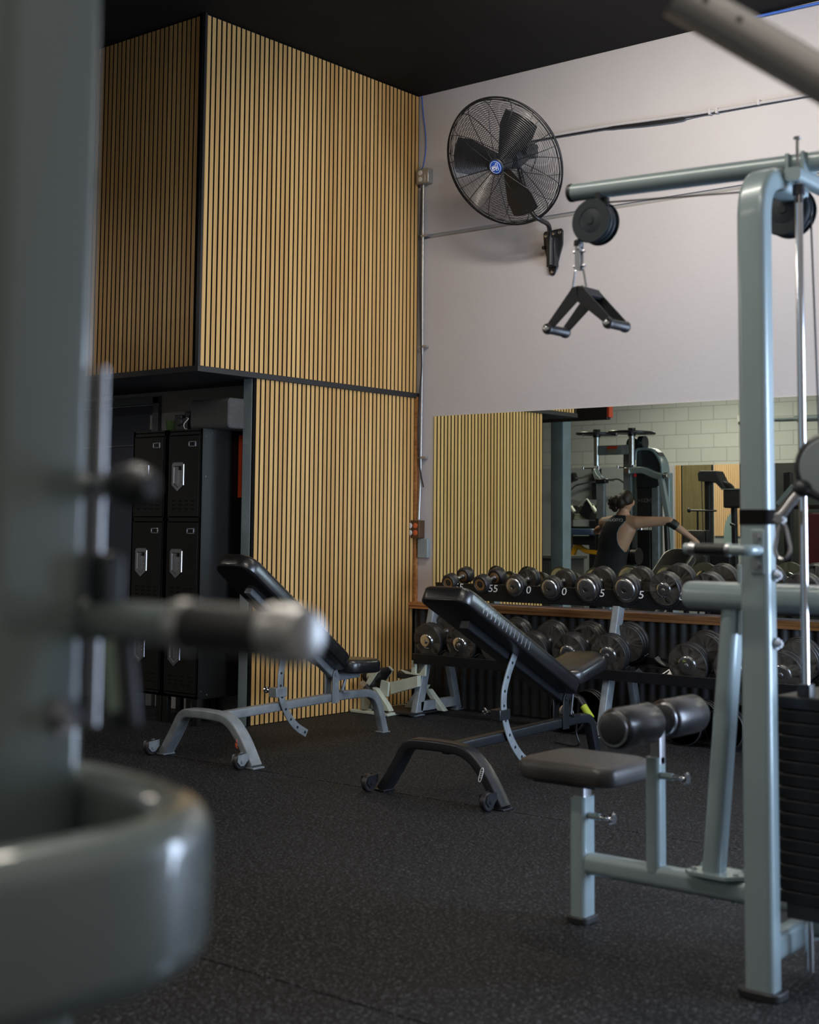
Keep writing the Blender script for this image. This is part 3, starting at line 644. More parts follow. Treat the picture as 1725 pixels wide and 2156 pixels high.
def top_db(i,kind,Rp,half,npl,label):
    x=0.600+0.285*i if i<6 else [2.27,2.585,2.86,3.14][i-6]
    x=[0.600,0.872,1.145,1.430,1.712,1.997,2.272,2.565,2.86,3.165][i]
    # front face centre measured at y=-0.40
    zf=[0.900,0.897,0.893,0.890,0.896,0.901,0.908,0.912,0.915,0.918][i]
    c=V((x,-0.40,zf))+V((0,cos(TILT),sin(TILT)))*half
    return dumbbell(kind,Rp,half,npl,c,TILT,label,None)
G1='dumbbells on the upper rack shelf'
tops=[('rubber',0.058,0.125,1,'smallest rubber dumbbell with tan ring, leftmost on the upper shelf'),('rubber',0.063,0.125,1,'rubber dumbbell with tan ring, second from left on the upper shelf'),
('cap',0.072,0.13,2,'chrome capped dumbbell just right of the two tan ringed ones, upper shelf'),('cap',0.074,0.13,2,'chrome capped dumbbell left of the rack centre, fourth on the upper shelf'),
('cap',0.088,0.14,2,'chrome capped dumbbell left of the centre post, fifth on the upper shelf'),('cap',0.090,0.14,2,'chrome capped dumbbell over the centre post, sixth on the upper shelf'),
('plate',0.106,0.145,2,'grey plate dumbbell with small chrome centre, seventh on the upper shelf'),('plate',0.108,0.145,2,'grey plate dumbbell half hidden by the grey machine beam, upper shelf'),
('plate',0.112,0.15,2,'dumbbell behind the upright machine post, upper shelf'),('plate',0.116,0.15,2,'large dumbbell seen right of the machine post, upper shelf')]
for i,(k,rp,h,n,l) in enumerate(tops): top_db(i,k,rp,h,n,l)['group']=G1
MX=[0.565,0.846,1.13,1.415,1.699,1.99,None,2.532,2.828,3.125]
MZ=[0.506,0.500,0.496,0.490,0.495,0.503,0,0.479,0.474,0.466]
ML=['brown reflecting plate dumbbell, leftmost on the lower shelf beside the slat wall','plate dumbbell second on the lower shelf, partly behind the black bench','plate dumbbell behind the black bench backrest, lower shelf','plate dumbbell peeking out right of the black bench backrest, lower shelf','plate dumbbell above the black bench seat, lower shelf','large plate dumbbell left of the empty saddle, lower shelf','','large plate dumbbell right of the empty saddle, lower shelf','plate dumbbell behind the leaning machine leg, lower shelf','large plate dumbbell right of the machine post, lower shelf']
for i,x in enumerate(MX):
    if x is None: continue
    rp=0.117+0.0016*i; h=0.175
    c=V((x,-0.60,MZ[i]))+V((0,cos(TILT),sin(TILT)))*h
    dumbbell('plate',rp,h,3,c,TILT,ML[i],'dumbbells on the lower rack shelf')
for x,y,rp,l in((1.689,-0.60,0.127,'plate dumbbell on the floor between the black bench and the rack post'),(2.47,-0.55,0.125,'plate dumbbell on the floor behind the knee rollers'),(2.74,-0.55,0.125,'plate dumbbell on the floor behind the leaning machine leg')):
    dumbbell('plate',rp,0.175,3,(x,y+0.175,rp+0.001),0,l,'dumbbells on the floor under the rack')
# ------------------------------------------------------------------ RACK
t=thing('dumbbell_rack',(1.9,-0.35,0),'grey and black two shelf dumbbell rack along the mirror wall','rack')
def tray(y0,z0,L0,L1,depth,name,front=0.075):
    # tilted shelf: y0,z0 is the front lower lip
    b=MB(); d=V((0,cos(TILT),sin(TILT))); n_=V((0,-sin(TILT),cos(TILT))); X_=V((L1-L0,0,0)); o=V((L0,y0,z0))
    for (u,v,a,c_) in ((0,0,0.010,front),(0.0,0,0.055,0.006),(depth-0.055,0,0.055,0.006),(depth,0,0.012,0.05)):
        b.prism([o+d*u+n_*v,o+d*(u+a)+n_*v,o+d*(u+a)+n_*(v+c_),o+d*u+n_*(v+c_)],X_)
    for x in (L0+0.02,1.93,L1-0.02): b.prism([o+d*0,o+d*depth,o+d*depth+n_*0.02,o+n_*0.02],(0.03,0,0)) if False else b.box(tuple(V((x,0,0))+V((0,y0,z0))+d*depth/2+n_*0.004),(0.04,depth,0.012),Matrix.Rotation(TILT,3,'X'))
    return b.build(name,'iron_rack',t,bevel=0.002)
ut=tray(-0.335,0.786,0.46,3.75,0.20,'shelf',0.118)
lt=tray(-0.570,0.352,0.44,3.75,0.33,'shelf',0.070)
def saddle(x,y,z,r,par,dd):
    b=MB(); nv=V((0,-sin(TILT),cos(TILT))); d=V((0,cos(TILT),sin(TILT)))
    o=V((x,y,z)); pts=[]
    for k in range(13):
        a=R(-142+104*k/12); pts.append((cos(a),sin(a)))
    ring=[o+V((1,0,0))*(p[0]*(r+0.010))+nv*(p[1]*(r+0.010)) for p in pts]+[o+V((1,0,0))*(p[0]*(r+0.003))+nv*(p[1]*(r+0.003)) for p in reversed(pts)]
    b.prism(ring,d*dd); b.build('saddle','black_plastic',par)
for i in range(10):
    x=[0.600,0.872,1.145,1.430,1.712,1.997,2.272,2.565,2.86,3.165][i]; zf=[0.900,0.897,0.893,0.890,0.896,0.901,0.908,0.912,0.915,0.918][i]; rp=tops[i][1]; h=tops[i][2]
    if i>=2:
        saddle(x,-0.40+0.025*cos(TILT),zf+0.025*sin(TILT),rp,ut,0.035); saddle(x,-0.40+(2*h-0.06)*cos(TILT),zf+(2*h-0.06)*sin(TILT),rp,ut,0.035)
for i in range(10):
    x=MX[i] or 2.262; z=MZ[i] or 0.492; rp=0.117+0.0016*i
    saddle(x,-0.60+0.035*cos(TILT),z+0.035*sin(TILT),rp,lt,0.05); saddle(x,-0.60+0.28*cos(TILT),z+0.28*sin(TILT),rp,lt,0.05)
for x in(0.46,1.93,3.62):
    b=MB(); b.sweep([(x,-0.560,0.006),(x,-0.350,0.79)],rrect(0.075,0.05,0.006,3),(1,0,0)); b.sweep([(x,-0.10,0.006),(x,-0.27,0.60)],rrect(0.06,0.045,0.006,3),(1,0,0)); b.box2((x-0.025,-0.54,0.03),(x+0.025,-0.10,0.095))
    b.box2((x-0.03,-0.61,0),(x+0.03,-0.50,0.008)).box2((x-0.03,-0.14,0),(x+0.03,-0.06,0.008))
    b.build('end_frame','paint_worn',t,bevel=0.003)
# painted numbers on the upper shelf front
d_=V((0,cos(TILT),sin(TILT))); n_=V((0,-sin(TILT),cos(TILT)))
for s_,x in(('55',0.660),('55',0.950),('0',1.240),('0',1.520),('5',1.808),('5',2.092),('0',2.372),('0',2.67)):
    text(s_,0.072,frame(V((x,-0.3365,0.7865))+n_*0.088,(1,0,0),n_+V((0,0,0))),'white_paint','shelf_number',ut,0.0008,0.25,1.15)
b=MB().prism([(2.30,-0.47,0.405),(2.37,-0.46,0.40),(2.33,-0.43,0.435)],(0.0,0.0,0.002)); o=b.build('paper_tag','white_paint',lt)
# ================================================================== ADJUSTABLE BENCHES
def bench(x,label,paint,arc_paint,dark,P):
    # P: profile points in (y,z); the bench lies along y, low arch with wheels towards the camera
    t=thing('adjustable_bench',(x,-2.1,0),label,'bench','adjustable benches facing the mirror')
    hw=0.355; ya=P['arch']
    b=MB(); path=fillet([(x-hw,ya,0.008),(x-hw+0.10,ya,0.15),(x-0.20,ya,0.245),(x-0.02,ya,0.253),(x+0.16,ya,0.245),(x+hw-0.09,ya,0.15),(x+hw,ya,0.008)],0.13,8)
    b.sweep(path,rrect(0.050,0.078,0.010,3),(0,1,0)) ; b.build('rear_arch',paint,t,smooth=40)
    for s in(-1,1):
        xx=x+s*hw
        b=MB().box((xx-s*0.0,ya,0.005),(0.065,0.085,0.010)); b.build('foot_plate',paint,t,bevel=0.003)
        w=MB().lathe([(-0.016,0.020),(-0.016,0.038),(-0.011,0.042),(0.011,0.042),(0.016,0.038),(0.016,0.020)],(xx-0.03*1,ya-0.085,0.044),(1,0,0),28).build('wheel','rubber',t)
        b=MB(); 
        for q in(-0.021,0.021):
            out=[(ya-0.04,0.085),(ya-0.115,0.078),(ya-0.118,0.045),(ya-0.095,0.022),(ya-0.070,0.022),(ya-0.04,0.05)]
            b.prism([(xx-0.03+q-0.002,p[0],p[1]) for p in out],(0.004,0,0))
        bolt(b,(xx-0.03-0.023,ya-0.088,0.044),(-1,0,0),0.008); bolt(b,(xx-0.03+0.023,ya-0.088,0.044),(1,0,0),0.008); b.build('wheel_bracket',paint,w)
    b=MB().sweep(fillet([(x,ya+0.03,0.232),(x,P['by'],0.258),(x,P['by']+0.16,0.262),(x,P['fy']-0.085,0.255),(x,P['fy'],0.004)],0.11,8),rrect(0.05,0.052,0.008,3),(1,0,0))
    b.build('main_beam',paint,t,smooth=40)
    MB().box((x,P['fy']-0.005,0.004),(0.07,0.07,0.008)).build('front_foot',paint,t,bevel=0.003)
    # pivot bracket
    py,pz=P['piv']
    b=MB()
    for s in(-1,1):
        out=[(py-0.033,0.225),(py+0.030,0.225),(py+0.026,pz-0.01),(py+0.012,pz+0.018),(py-0.012,pz+0.018),(py-0.026,pz-0.01)]
        b.prism([(x+s*0.031-0.003,p[0],p[1]) for p in out],(0.006,0,0))
    b.cyl((x-0.04,py,pz-0.01),(x+0.04,py,pz-0.01),0.012); bolt(b,(x-0.034,py,pz-0.01),(-1,0,0),0.011); bolt(b,(x-0.034,py,0.25),(-1,0,0),0.007); b.build('pivot_bracket',paint,t,bevel=0.0015)
    # backrest support tube and pad
    (ty,tz)=P['top']; (ly,lz)=P['low']; d=V((0,ty-ly,tz-lz)); L=d.length; d.normalize(); n=V((0,-d.z,d.y)); 
    if n.z<0: n=-n
    b=MB().sweep([V((x,py,pz-0.01)),V((x,ly,lz))+d*(L*0.80)-n*0.055],rrect(0.05,0.05,0.007,3),(1,0,0)); b.build('back_frame',paint,t)
    for q in(0.25,0.72):
        c=V((x,ly,lz))+d*(L*q)-n*0.030; rot=Matrix((V((1,0,0)),d,n)).transposed()
        b=MB().box(tuple(c),(0.20,0.05,0.006),rot); b.build('pad_bracket',paint,t,bevel=0.001)
    c=V((x,ly,lz))+d*(L/2); rot=Matrix((V((1,0,0)),d,n)).transposed()
    b=MB().pad(tuple(c),(P['pw'],L,P['pt']),0.018 if dark else 0.024,rot,7,P['cr'])
    pd=b.build('backrest','vinyl' if not dark else 'vinyl',t,smooth=50)
    b=MB(); ring=rrect(P['pw']-0.002,L-0.002,P['pw']*P['cr'],8); 
    b.tube([c+V((1,0,0))*q[0]+d*q[1]+n*(P['pt']/2-0.018) for q in ring],0.0022,5,closed=True)
    b.tube([c+V((1,0,0))*q[0]+d*q[1]-n*(P['pt']/2-0.012) for q in ring],0.0022,5,closed=True); b.build('piping','vinyl',pd)
    if dark:
        b=MB()
        for k in range(13):
            q=c+d*(L*0.36-k*0.036)+V((1,0,0))*(P['pw']/2-0.0105); b.caps([q-n*(P['pt']*0.26),q+n*(P['pt']*0.20)],[0.0125,0.0125],8)
        b.build('ribbed_edge','vinyl',pd)
    # wedge end cap of grey upright (square tube stub at top of back frame)
    # seat
    sy0,sy1,sz=P['seat']; tilt_=R(P.get('stilt',-3)); rot=Matrix.Rotation(tilt_,3,'X')
    b=MB().pad((x,(sy0+sy1)/2,sz),(0.27,sy1-sy0,0.085),0.028,rot,7,0.32); b.build('seat','vinyl',t,smooth=50)
    b=MB().sweep([(x,py+0.01,pz-0.03),(x,(sy0+sy1)/2+0.05,sz-0.055)],rrect(0.045,0.04,0.006,3),(1,0,0)); b.cyl((x,py+0.09,0.28),(x,py+0.13,sz-0.06),0.010); b.box((x,py+0.09,0.287),(0.09,0.06,0.012)); b.build('seat_frame',paint,t,bevel=0.001)
    # perforated ladder arc
    pts=[V((x+0.04,p[0],p[1])) for p in P['arc']]; path=spline(pts,6)
    b=MB().sweep(path,rrect(0.046,0.008,0.003,2),(1,0,0)); ar=b.build('ladder_arc',arc_paint,t)
    b=MB(); k=len(path)
    for i in range(3,k-1,4):
        p=path[i]
        for s in(-1,1): b.lathe([(0.0038,0.0078),(0.0046,0.0078),(0.0048,0.0045)],p,(s,0,0),14)
    b.build('hole_rim','black_metal',ar)
    q=P['arc'][3]; b=MB().box((x+0.015,q[0],q[1]+0.01),(0.06,0.09,0.055)); b.cyl((x-0.02,q[0],q[1]+0.015),(x-0.055,q[0],q[1]+0.015),0.010); pp=b.build('pin_housing',paint,t,bevel=0.004)
    b=MB().lathe([(0,0.008),(0.012,0.009),(0.018,0.019),(0.028,0.020),(0.034,0.012)],(x-0.055,q[0],q[1]+0.015),(-1,0,0),20); b.build('pull_knob','chrome',pp)
    return t
arcG=[(-2.18,0.66),(-2.240,0.545),(-2.268,0.42),(-2.262,0.320),(-2.215,0.215),(-2.140,0.130),(-2.045,0.075)]
bench(0.79,'grey framed adjustable bench with raised black backrest, nearest the lockers','paint_worn','paint_worn',False,
  dict(arch=-2.775,by=-1.80,fy=-1.30,piv=(-1.785,0.405),top=(-2.640,1.095),low=(-1.760,0.455),pw=0.29,pt=0.092,cr=0.32,seat=(-1.76,-1.44,0.438),arc=arcG,stilt=-2))
b=MB()
for pts in ([(1.061,0.150),(1.066,0.138),(1.059,0.128),(1.068,0.116)],[(1.052,0.128),(1.060,0.112),(1.070,0.104)]): b.tube([(p[0],-2.832,p[1]) for p in pts],0.0022,5)
bb=bpy.data.objects['rear_arch']; bp2=bb.parent
b.build('red_scratch','red',bp2)
arcB=[(-2.235,0.66),(-2.300,0.555),(-2.338,0.455),(-2.332,0.345),(-2.280,0.235),(-2.200,0.145),(-2.110,0.085)]
bench(2.41,'black framed adjustable bench with raised ribbed backrest, in front of the dumbbell rack','black_metal','paint_worn',True,
  dict(arch=-2.785,by=-1.75,fy=-1.395,piv=(-1.755,0.395),top=(-2.790,0.970),low=(-1.775,0.448),pw=0.29,pt=0.082,cr=0.20,seat=(-1.82,-1.45,0.535),arc=arcB,stilt=14))
b=MB(); c=V((2.668,-2.8255,0.150)); q=Matrix.Rotation(R(17),3,'Y')
b.tube([c+q@V((p[0],0,p[1])) for p in [(0.008*cos(a) ,0.022*sin(a)+ (0.012 if sin(a)>0 else -0.012)) for a in [2*pi*k/20 for k in range(20)]]],0.0016,5,closed=True)
for zz in(-0.016,-0.006,0.004,0.014): b.tube([c+q@V((-0.004,0,zz)),c+q@V((0.004,0,zz+0.004))],0.0016,5)
b.build('maker_mark','white_paint',[o for o in COL.objects if o.name.startswith('adjustable_bench')][1])
# ================================================================== PALE GREEN LEG MACHINE IN THE CORNER
t=thing('low_row_platform',(0.2,-0.5,0),'small pale cream green padded floor machine tucked between the slat wall and the rack','machine')
b=MB()
b.sweep([(0.02,-0.72,0.012),(0.36,-0.72,0.012)],rrect(0.05,0.02,0.004,3),(0,0,1)); b.sweep([(0.33,-0.74,0.012),(0.33,-0.25,0.012)],rrect(0.05,0.02,0.004,3),(0,0,1)); b.sweep([(0.12,-0.74,0.012),(0.12,-0.25,0.012)],rrect(0.05,0.02,0.004,3),(0,0,1))
b.prism([(-0.09,-0.60,0.0),(0.06,-0.60,0.0),(0.10,-0.60,0.13),(0.02,-0.60,0.14)],(0,0.05,0))
b.prism([(0.14,-0.66,0.175),(0.18,-0.66,0.165),(0.28,-0.66,0.06),(0.32,-0.66,0.0),(0.26,-0.66,0.0),(0.22,-0.66,0.06)],(0,0.05,0))
b.prism([(0.20,-0.40,0.0),(0.27,-0.40,0.0),(0.42,-0.40,0.19),(0.36,-0.40,0.19)],(0,0.05,0))
b.prism([(0.38,-0.38,0.16),(0.42,-0.38,0.16),(0.56,-0.38,0.02),(0.50,-0.38,0.02)],(0,0.05,0)); b.build('frame','cream',t,bevel=0.004)
b=MB(); b.prism([(0.17,-0.62,0.13),(0.25,-0.62,0.115),(0.26,-0.62,0.215),(0.19,-0.62,0.225)],(0,0.02,0)); b.prism([(0.26,-0.60,0.13),(0.50,-0.60,0.20),(0.50,-0.60,0.275),(0.26,-0.60,0.215)],(0,0.04,0)); b.prism([(0.36,-0.56,0.275),(0.53,-0.56,0.27),(0.54,-0.56,0.36),(0.48,-0.56,0.285),(0.45,-0.56,0.285),(0.45,-0.56,0.37),(0.41,-0.56,0.37),(0.41,-0.56,0.285),(0.31,-0.56,0.30)],(0,0.02,0)); b.build('upper_frame','cream',t,bevel=0.003)
b=MB().cyl((0.43,-0.562,0.34),(0.43,-0.57,0.34),0.012,n=16); b.build('bolt','chrome_dull',t)
rot=Matrix.Rotation(R(-50),3,'Y'); b=MB().pad((0.15,-0.60,0.235),(0.17,0.15,0.045),0.012,rot); b.build('shin_pad','vinyl',t)
b=MB().prism([(0.185,-0.69,0.315),(0.225,-0.69,0.29),(0.11,-0.69,0.15),(0.085,-0.69,0.165)],(0,0.008,0)); b.build('pad_frame','cream',t,bevel=0.001); b=MB(); b.prism([(0.185,-0.53,0.315),(0.225,-0.53,0.29),(0.11,-0.53,0.15),(0.085,-0.53,0.165)],(0,0.008,0)); b.build('pad_frame','cream',t,bevel=0.001)
b=MB().pad((0.33,-0.45,0.262),(0.17,0.16,0.055),0.02); b.build('seat_pad','vinyl_grey',t)
b=MB().cyl((0.13,-0.72,0.185),(0.25,-0.72,0.095),0.026,n=20); b.mi(1).cyl((0.10,-0.72,0.20),(0.14,-0.72,0.178),0.028,n=20); b.build('foam_handle',['rubber','chrome_dull'],t)
b=MB().cyl((0.02,-0.55,0.235),(0.08,-0.55,0.235),0.034,n=20); b.mi(1).cyl((-0.02,-0.55,0.235),(0.025,-0.55,0.235),0.045,n=24); b.build('roller',['cream','rubber'],t)
b=MB().box2((0.13,-0.66,0.014),(0.50,-0.30,0.024)); b.build('foot_board','rubber',t)

# lime gripped bar lying behind the black bench
b=MB(); p0=V((2.150,-1.12,0.262)); p1=V((2.225,-1.12,0.170)); b.cyl(p0,p0+(p1-p0)*0.72,0.021,n=20); b.mi(1).cyl(p0+(p1-p0)*0.70,p1+(p1-p0)*0.10,0.012,n=14); b.mi(1).cyl(p0-(p1-p0)*0.5,p0+(p1-p0)*0.05,0.012,n=14)
b.mi(1).tube(spline([p0-(p1-p0)*0.5,p0+V((-0.06,0.04,-0.02)),p0+V((-0.10,0.08,-0.16)),p0+V((-0.10,0.10,-0.245)),p0+V((-0.30,0.16,-0.252))],6),0.006,8)
single('rope_handle',b,['yellowgreen','cable'],'lime green foam grip on a black cable beside the black bench foot','handle',(2.15,-1.1,0.0))

# ================================================================== PULLDOWN STATION (right)
YC=-4.10
t=thing('pulldown_machine',(4.81,-4.42,0),'silver green cable pulldown machine with black seat, knee rollers and tall post at right','machine')
LAT=t
sec=rrect(0.062,0.094,0.026,5)
b=MB(); path=fillet([(4.793,-4.405,0.0),(4.793,-4.405,2.315),(4.793,YC-0.02,2.315)],0.15,10)
b.sweep(path,rrect(0.068,0.088,0.019,6),(1,0,0)); po=b.build('front_post','paint',t,smooth=50)
b=MB().sweep([(4.793,-4.405,0.0),(4.793,-4.405,0.022)],rrect(0.098,0.126,0.030,6),(1,0,0)); b.build('foot_cap','rubber',t,bevel=0.003)
# velcro band
b=MB().sweep([(4.793,-4.405,1.298),(4.793,-4.405,1.340)],rrect(0.073,0.093,0.021,6),(1,0,0)); b.build('strap','felt',po)
# top boom
b=MB().cyl((3.985,YC,2.433),(5.9,YC,2.365),0.031,n=32); b.build('boom','paint',t,smooth=50)
b=MB().lathe([(0,0.0305),(0.006,0.0325),(0.018,0.031),(0.024,0.022),(0.026,0.001)],(3.988,YC,2.433),(-1,0,0.0355),28); b.build('end_cap','black_plastic',t)
b=MB().box((4.78,YC,2.385),(0.012,0.10,0.09)).box((4.83,YC,2.385),(0.012,0.10,0.09)); b.build('boom_flange','paint',t,bevel=0.003)
# cross bar carrying the guide rods
b=MB().sweep([(4.865,-4.30,2.322),(4.865,-3.93,2.322)],rrect(0.050,0.040,0.012,4),(0,0,1)); b.build('rod_cross_bar','paint',t)
for yy in (-4.265,-3.965):
    b=MB().cyl((4.868,yy,0.05),(4.868,yy,2.30),0.0115,n=20); b.build('guide_rod','chrome',t)
    b=MB().cyl((4.868,yy,2.265),(4.868,yy,2.295),0.018,n=20); b.cyl((4.868,yy,2.240),(4.868,yy,2.268),0.013,n=6); b.build('rod_collar','black_metal',t)
b=MB().cyl((4.838,-4.20,2.34),(4.838,-4.20,2.455),0.0045,n=10); b.lathe([(0,0.011),(0.004,0.012),(0.008,0.008)],(4.838,-4.20,2.452),(0,0,1),16); b.build('top_bolt','chrome',t)
# pulleys
def pulley(c,r,par,nm='pulley',w=0.030):
    b=MB(); b.lathe([(-w/2,r*0.94),(-w/2+0.003,r),(-w*0.25,r),(0,r*0.86),(w*0.25,r),(w/2-0.003,r),(w/2,r*0.94),(w/2,r*0.82),(w/2-0.004,r*0.78),(w/2-0.004,r*0.40),(w/2+0.002,r*0.36),(w/2+0.004,0.02)],c,(0,1,0),44)
    b.lathe([(-w/2,r*0.94),(-w/2,r*0.82),(-w/2+0.004,r*0.78),(-w/2+0.002,r*0.42),(-w/2-0.004,r*0.36),(-w/2-0.006,r*0.16),(-w/2-0.009,r*0.12),(-w/2-0.010,0.002)],c,(0,1,0),44)
    return b.build(nm,'pulley',par,smooth=40)
def guard(c,r,par,w=0.060):
    b=MB()
    for s in(-1,1): b.lathe([(s*w/2*1.0,r*1.02),(s*(w/2+0.004),r*0.98),(s*(w/2+0.004),0.001)] if s>0 else [(s*w/2,r*1.02),(s*(w/2+0.004),r*0.98),(s*(w/2+0.004),r*0.60),(s*(w/2+0.002),r*0.58),(s*(w/2+0.006),r*0.28),(s*(w/2+0.006),r*0.20),(s*(w/2+0.010),r*0.16),(s*(w/2+0.010),0.001)],c,(0,1,0),44)
    return b.build('pulley_cover','pulley',par,smooth=40)
pc=(4.072,YC,2.318)
guard(pc,0.074,t); pl_=pulley(pc,0.070,t,w=0.034)
b=MB().box((4.105,YC,2.397),(0.035,0.014,0.05)); b.box((4.072,YC,2.36),(0.02,0.066,0.09)) if False else None; b.cyl((4.072,YC-0.034,2.318),(4.072,YC+0.034,2.318),0.008); b.box((4.095,YC-0.024,2.365),(0.018,0.005,0.10)).box((4.095,YC+0.024,2.365),(0.018,0.005,0.10)); b.build('pulley_bracket','black_metal',t)
pc2=(4.760,YC,2.262)
guard(pc2,0.080,t); pulley(pc2,0.076,t,w=0.034)
b=MB().cyl((4.760,YC-0.034,2.262),(4.760,YC+0.034,2.262),0.009); b.box((4.760,YC-0.027,2.315),(0.03,0.005,0.11)).box((4.760,YC+0.027,2.315),(0.03,0.005,0.11)); b.build('pulley_bracket','paint',t)
# cable
b=MB().tube([(4.098,YC,2.382),(4.735,YC,2.334)],0.0032,8); b.tube([(4.005,YC,2.30),(4.004,YC,2.245)],0.0035,8); b.tube([(4.834,YC,2.25),(4.868,YC,0.84)],0.0032,8); b.build('cable','cable',t)
b=MB().lathe([(0,0.008),(0.005,0.016),(0.020,0.017),(0.030,0.011)],(4.004,YC,2.268),(0,0,-1),18); b.build('cable_stopper','black_plastic',t)
# hanging links + V handle: separate attachment
h=thing('row_handle',(4.02,-4.08,1.93),'black V shaped close grip row handle hanging from the pulldown cable','handle')
b=MB()
for dy in(-0.011,0.011): b.box((4.006,YC+dy,2.205),(0.020,0.003,0.088))
b.cyl((3.985,YC,2.225),(4.030,YC,2.225),0.0055,n=8).cyl((3.985,YC,2.175),(4.030,YC,2.175),0.0055,n=8); b.cyl((4.006,YC-0.018,2.235),(4.006,YC+0.018,2.235),0.006,n=8); b.build('clevis','chrome_dull',h)
b=MB(); loop=[(0,0.0),(0.012,-0.008),(0.019,-0.045),(0.022,-0.070),(0.014,-0.090),(0,-0.096),(-0.014,-0.090),(-0.022,-0.070),(-0.019,-0.045),(-0.012,-0.008)]
P_=spline([(4.008+a*0.85,YC+a*0.5,2.172+z) for a,z in loop+[loop[0]]],4); b.tube(P_[:-1],0.0042,8,closed=True); b.build('carabiner','chrome',h)
b=MB().tube([(4.018,YC+0.022*cos(a),2.082+0.022*sin(a)) for a in [2*pi*k/20 for k in range(20)]],0.005,8,closed=True); b.build('eyelet','chrome',h)
b=MB()
for yy in(-4.132,-4.032):
    ap=(4.018,2.100)
    for s,fx_ in((-1,3.903),(1,4.142)):
        b.prism([(ap[0]-s*0.004,yy,ap[1]),(ap[0]+s*0.022,yy,ap[1]-0.004),(fx_+s*0.012,yy,1.975),(fx_+s*0.006,yy,1.955),(fx_-s*0.014,yy,1.962),(ap[0]-s*0.0,yy,ap[1]-0.052)],(0,0.005,0))
b.prism([(3.994,-4.130,2.098),(4.018,-4.130,2.102),(4.042,-4.130,2.098),(4.060,-4.130,2.070),(4.050,-4.130,2.062),(4.018,-4.130,2.080),(3.985,-4.130,2.062),(3.976,-4.130,2.070)],(0,0.10,0)); b.build('v_plate','black_metal',h,bevel=0.001)
for fx_ in(3.903,4.142):
    b=MB(); b.lathe([(0,0.018),(0.004,0.0195),(0.012,0.0195),(0.016,0.0165),(0.105,0.0165),(0.110,0.0195),(0.122,0.0195),(0.126,0.017)],(fx_,-4.144,1.963),(0,1,0),24); g=b.build('grip','rubber',h); bb=MB(); bb.lathe([(0,0.011),(0.004,0.012),(0.008,0.008),(0.009,0.002)],(fx_,-4.145,1.963),(0,-1,0),18); bb.build('end_bolt','chrome',g)
# lower rail, seat post, roller post, leaning strut
b=MB().sweep([(3.995,YC,0.190),(4.82,YC,0.190)],rrect(0.062,0.070,0.024,6),(0,0,1)); b.build('base_rail','paint',t,smooth=50)
b=MB().sweep([(4.82,YC,0.150),(5.6,YC,0.150)],rrect(0.09,0.09,0.02,4),(0,0,1)); b.sweep([(4.79,-4.38,0.12),(4.79,-3.80,0.12)],rrect(0.06,0.08,0.02,4),(0,0,1)); b.build('base_frame','paint',t)
b=MB()
for x_ in(4.49,4.56): bolt(b,(x_,YC-0.01,0.157),(0,0,-1),0.008)
b.build('rail_bolt','chrome_dull',t)
b=MB().sweep([(4.016,YC,0.0),(4.016,YC,0.405)],rrect(0.080,0.060,0.020,5),(1,0,0)); sp_=b.build('seat_post','paint',t,smooth=50)
b=MB().sweep([(4.016,YC,0.0),(4.016,YC,0.022)],rrect(0.102,0.082,0.028,5),(1,0,0)); b.build('foot_cap','rubber',t,bevel=0.003)
b=MB().sweep([(4.016,YC,0.39),(4.016,YC,0.462)],rrect(0.062,0.044,0.012,4),(1,0,0)); b.mi(1)
for z in(0.43,0.452): b.lathe([(0,0.004),(0.001,0.004)],(4.016,YC-0.0225,z),(0,-1,0),12)
b.build('inner_post',['chrome_dull','felt'],sp_)
def knob(x,y,z,par):
    b=MB().cyl((x,y,z),(x+0.040,y,z),0.011,n=18); k_=b.build('pin_sleeve','paint',par)
    b=MB().lathe([(0.036,0.008),(0.045,0.009),(0.052,0.0065),(0.070,0.006),(0.078,0.010),(0.084,0.019),(0.090,0.020),(0.094,0.015)],(x,y,z),(1,0,0),22); b.build('pull_knob','chrome',k_)
knob(4.050,YC-0.01,0.345,t)
b=MB()
zt=0.500; C8=[(3.765,-4.165),(3.740,-4.10),(3.765,-3.985),(3.84,-3.90),(4.02,-3.90),(4.165,-3.955),(4.190,-4.05),(4.178,-4.125),(4.09,-4.215),(3.86,-4.215)]
def octpad(c,w,l,ch,zlo,zhi,mb,n=3):
    vs=[];k=0
    base=[(w/2,-l/2+ch),(w/2,l/2-ch),(w/2-ch,l/2),(-w/2+ch,l/2),(-w/2,l/2-ch),(-w/2,-l/2+ch),(-w/2+ch,-l/2),(w/2-ch,-l/2)]
    out=[]
    for i in range(8):
        a,b_,c_=V((*base[i-1],0)),V((*base[i],0)),V((*base[(i+1)%8],0)); r_=0.018; p=b_+(a-b_).normalized()*r_; q=b_+(c_-b_).normalized()*r_
        for s in range(n+1): tt=s/n; out.append(p*(1-tt)**2+b_*2*tt*(1-tt)+q*tt*tt)
    T=zhi-zlo
    for z,g in((zlo,-0.012),(zlo+.006,-0.003),(zlo+.012,0),(zlo+T*.5,0.001),(zhi-.02,0),(zhi-.008,-0.006),(zhi,-0.024)):
        for p in out: 
            u=p.copy(); u.x*=(w/2+g)/(w/2); u.y*=(l/2+g)/(l/2); vs.append(V(c)+u+V((0,0,z)))
    k=len(out); fs=[(j*k+i,j*k+(i+1)%k,(j+1)*k+(i+1)%k,(j+1)*k+i) for j in range(6) for i in range(k)]+[tuple(range(k-1,-1,-1)),tuple(6*k+i for i in range(k))]
    mb.add(vs,fs)
octpad((3.972,-4.012,0),0.375,0.330,0.042,0.446,0.514,b); b.build('seat','vinyl_grey',t,smooth=45)
MB().box((3.98,-4.06,0.444),(0.24,0.20,0.008)).build('seat_plate','black_metal',t)
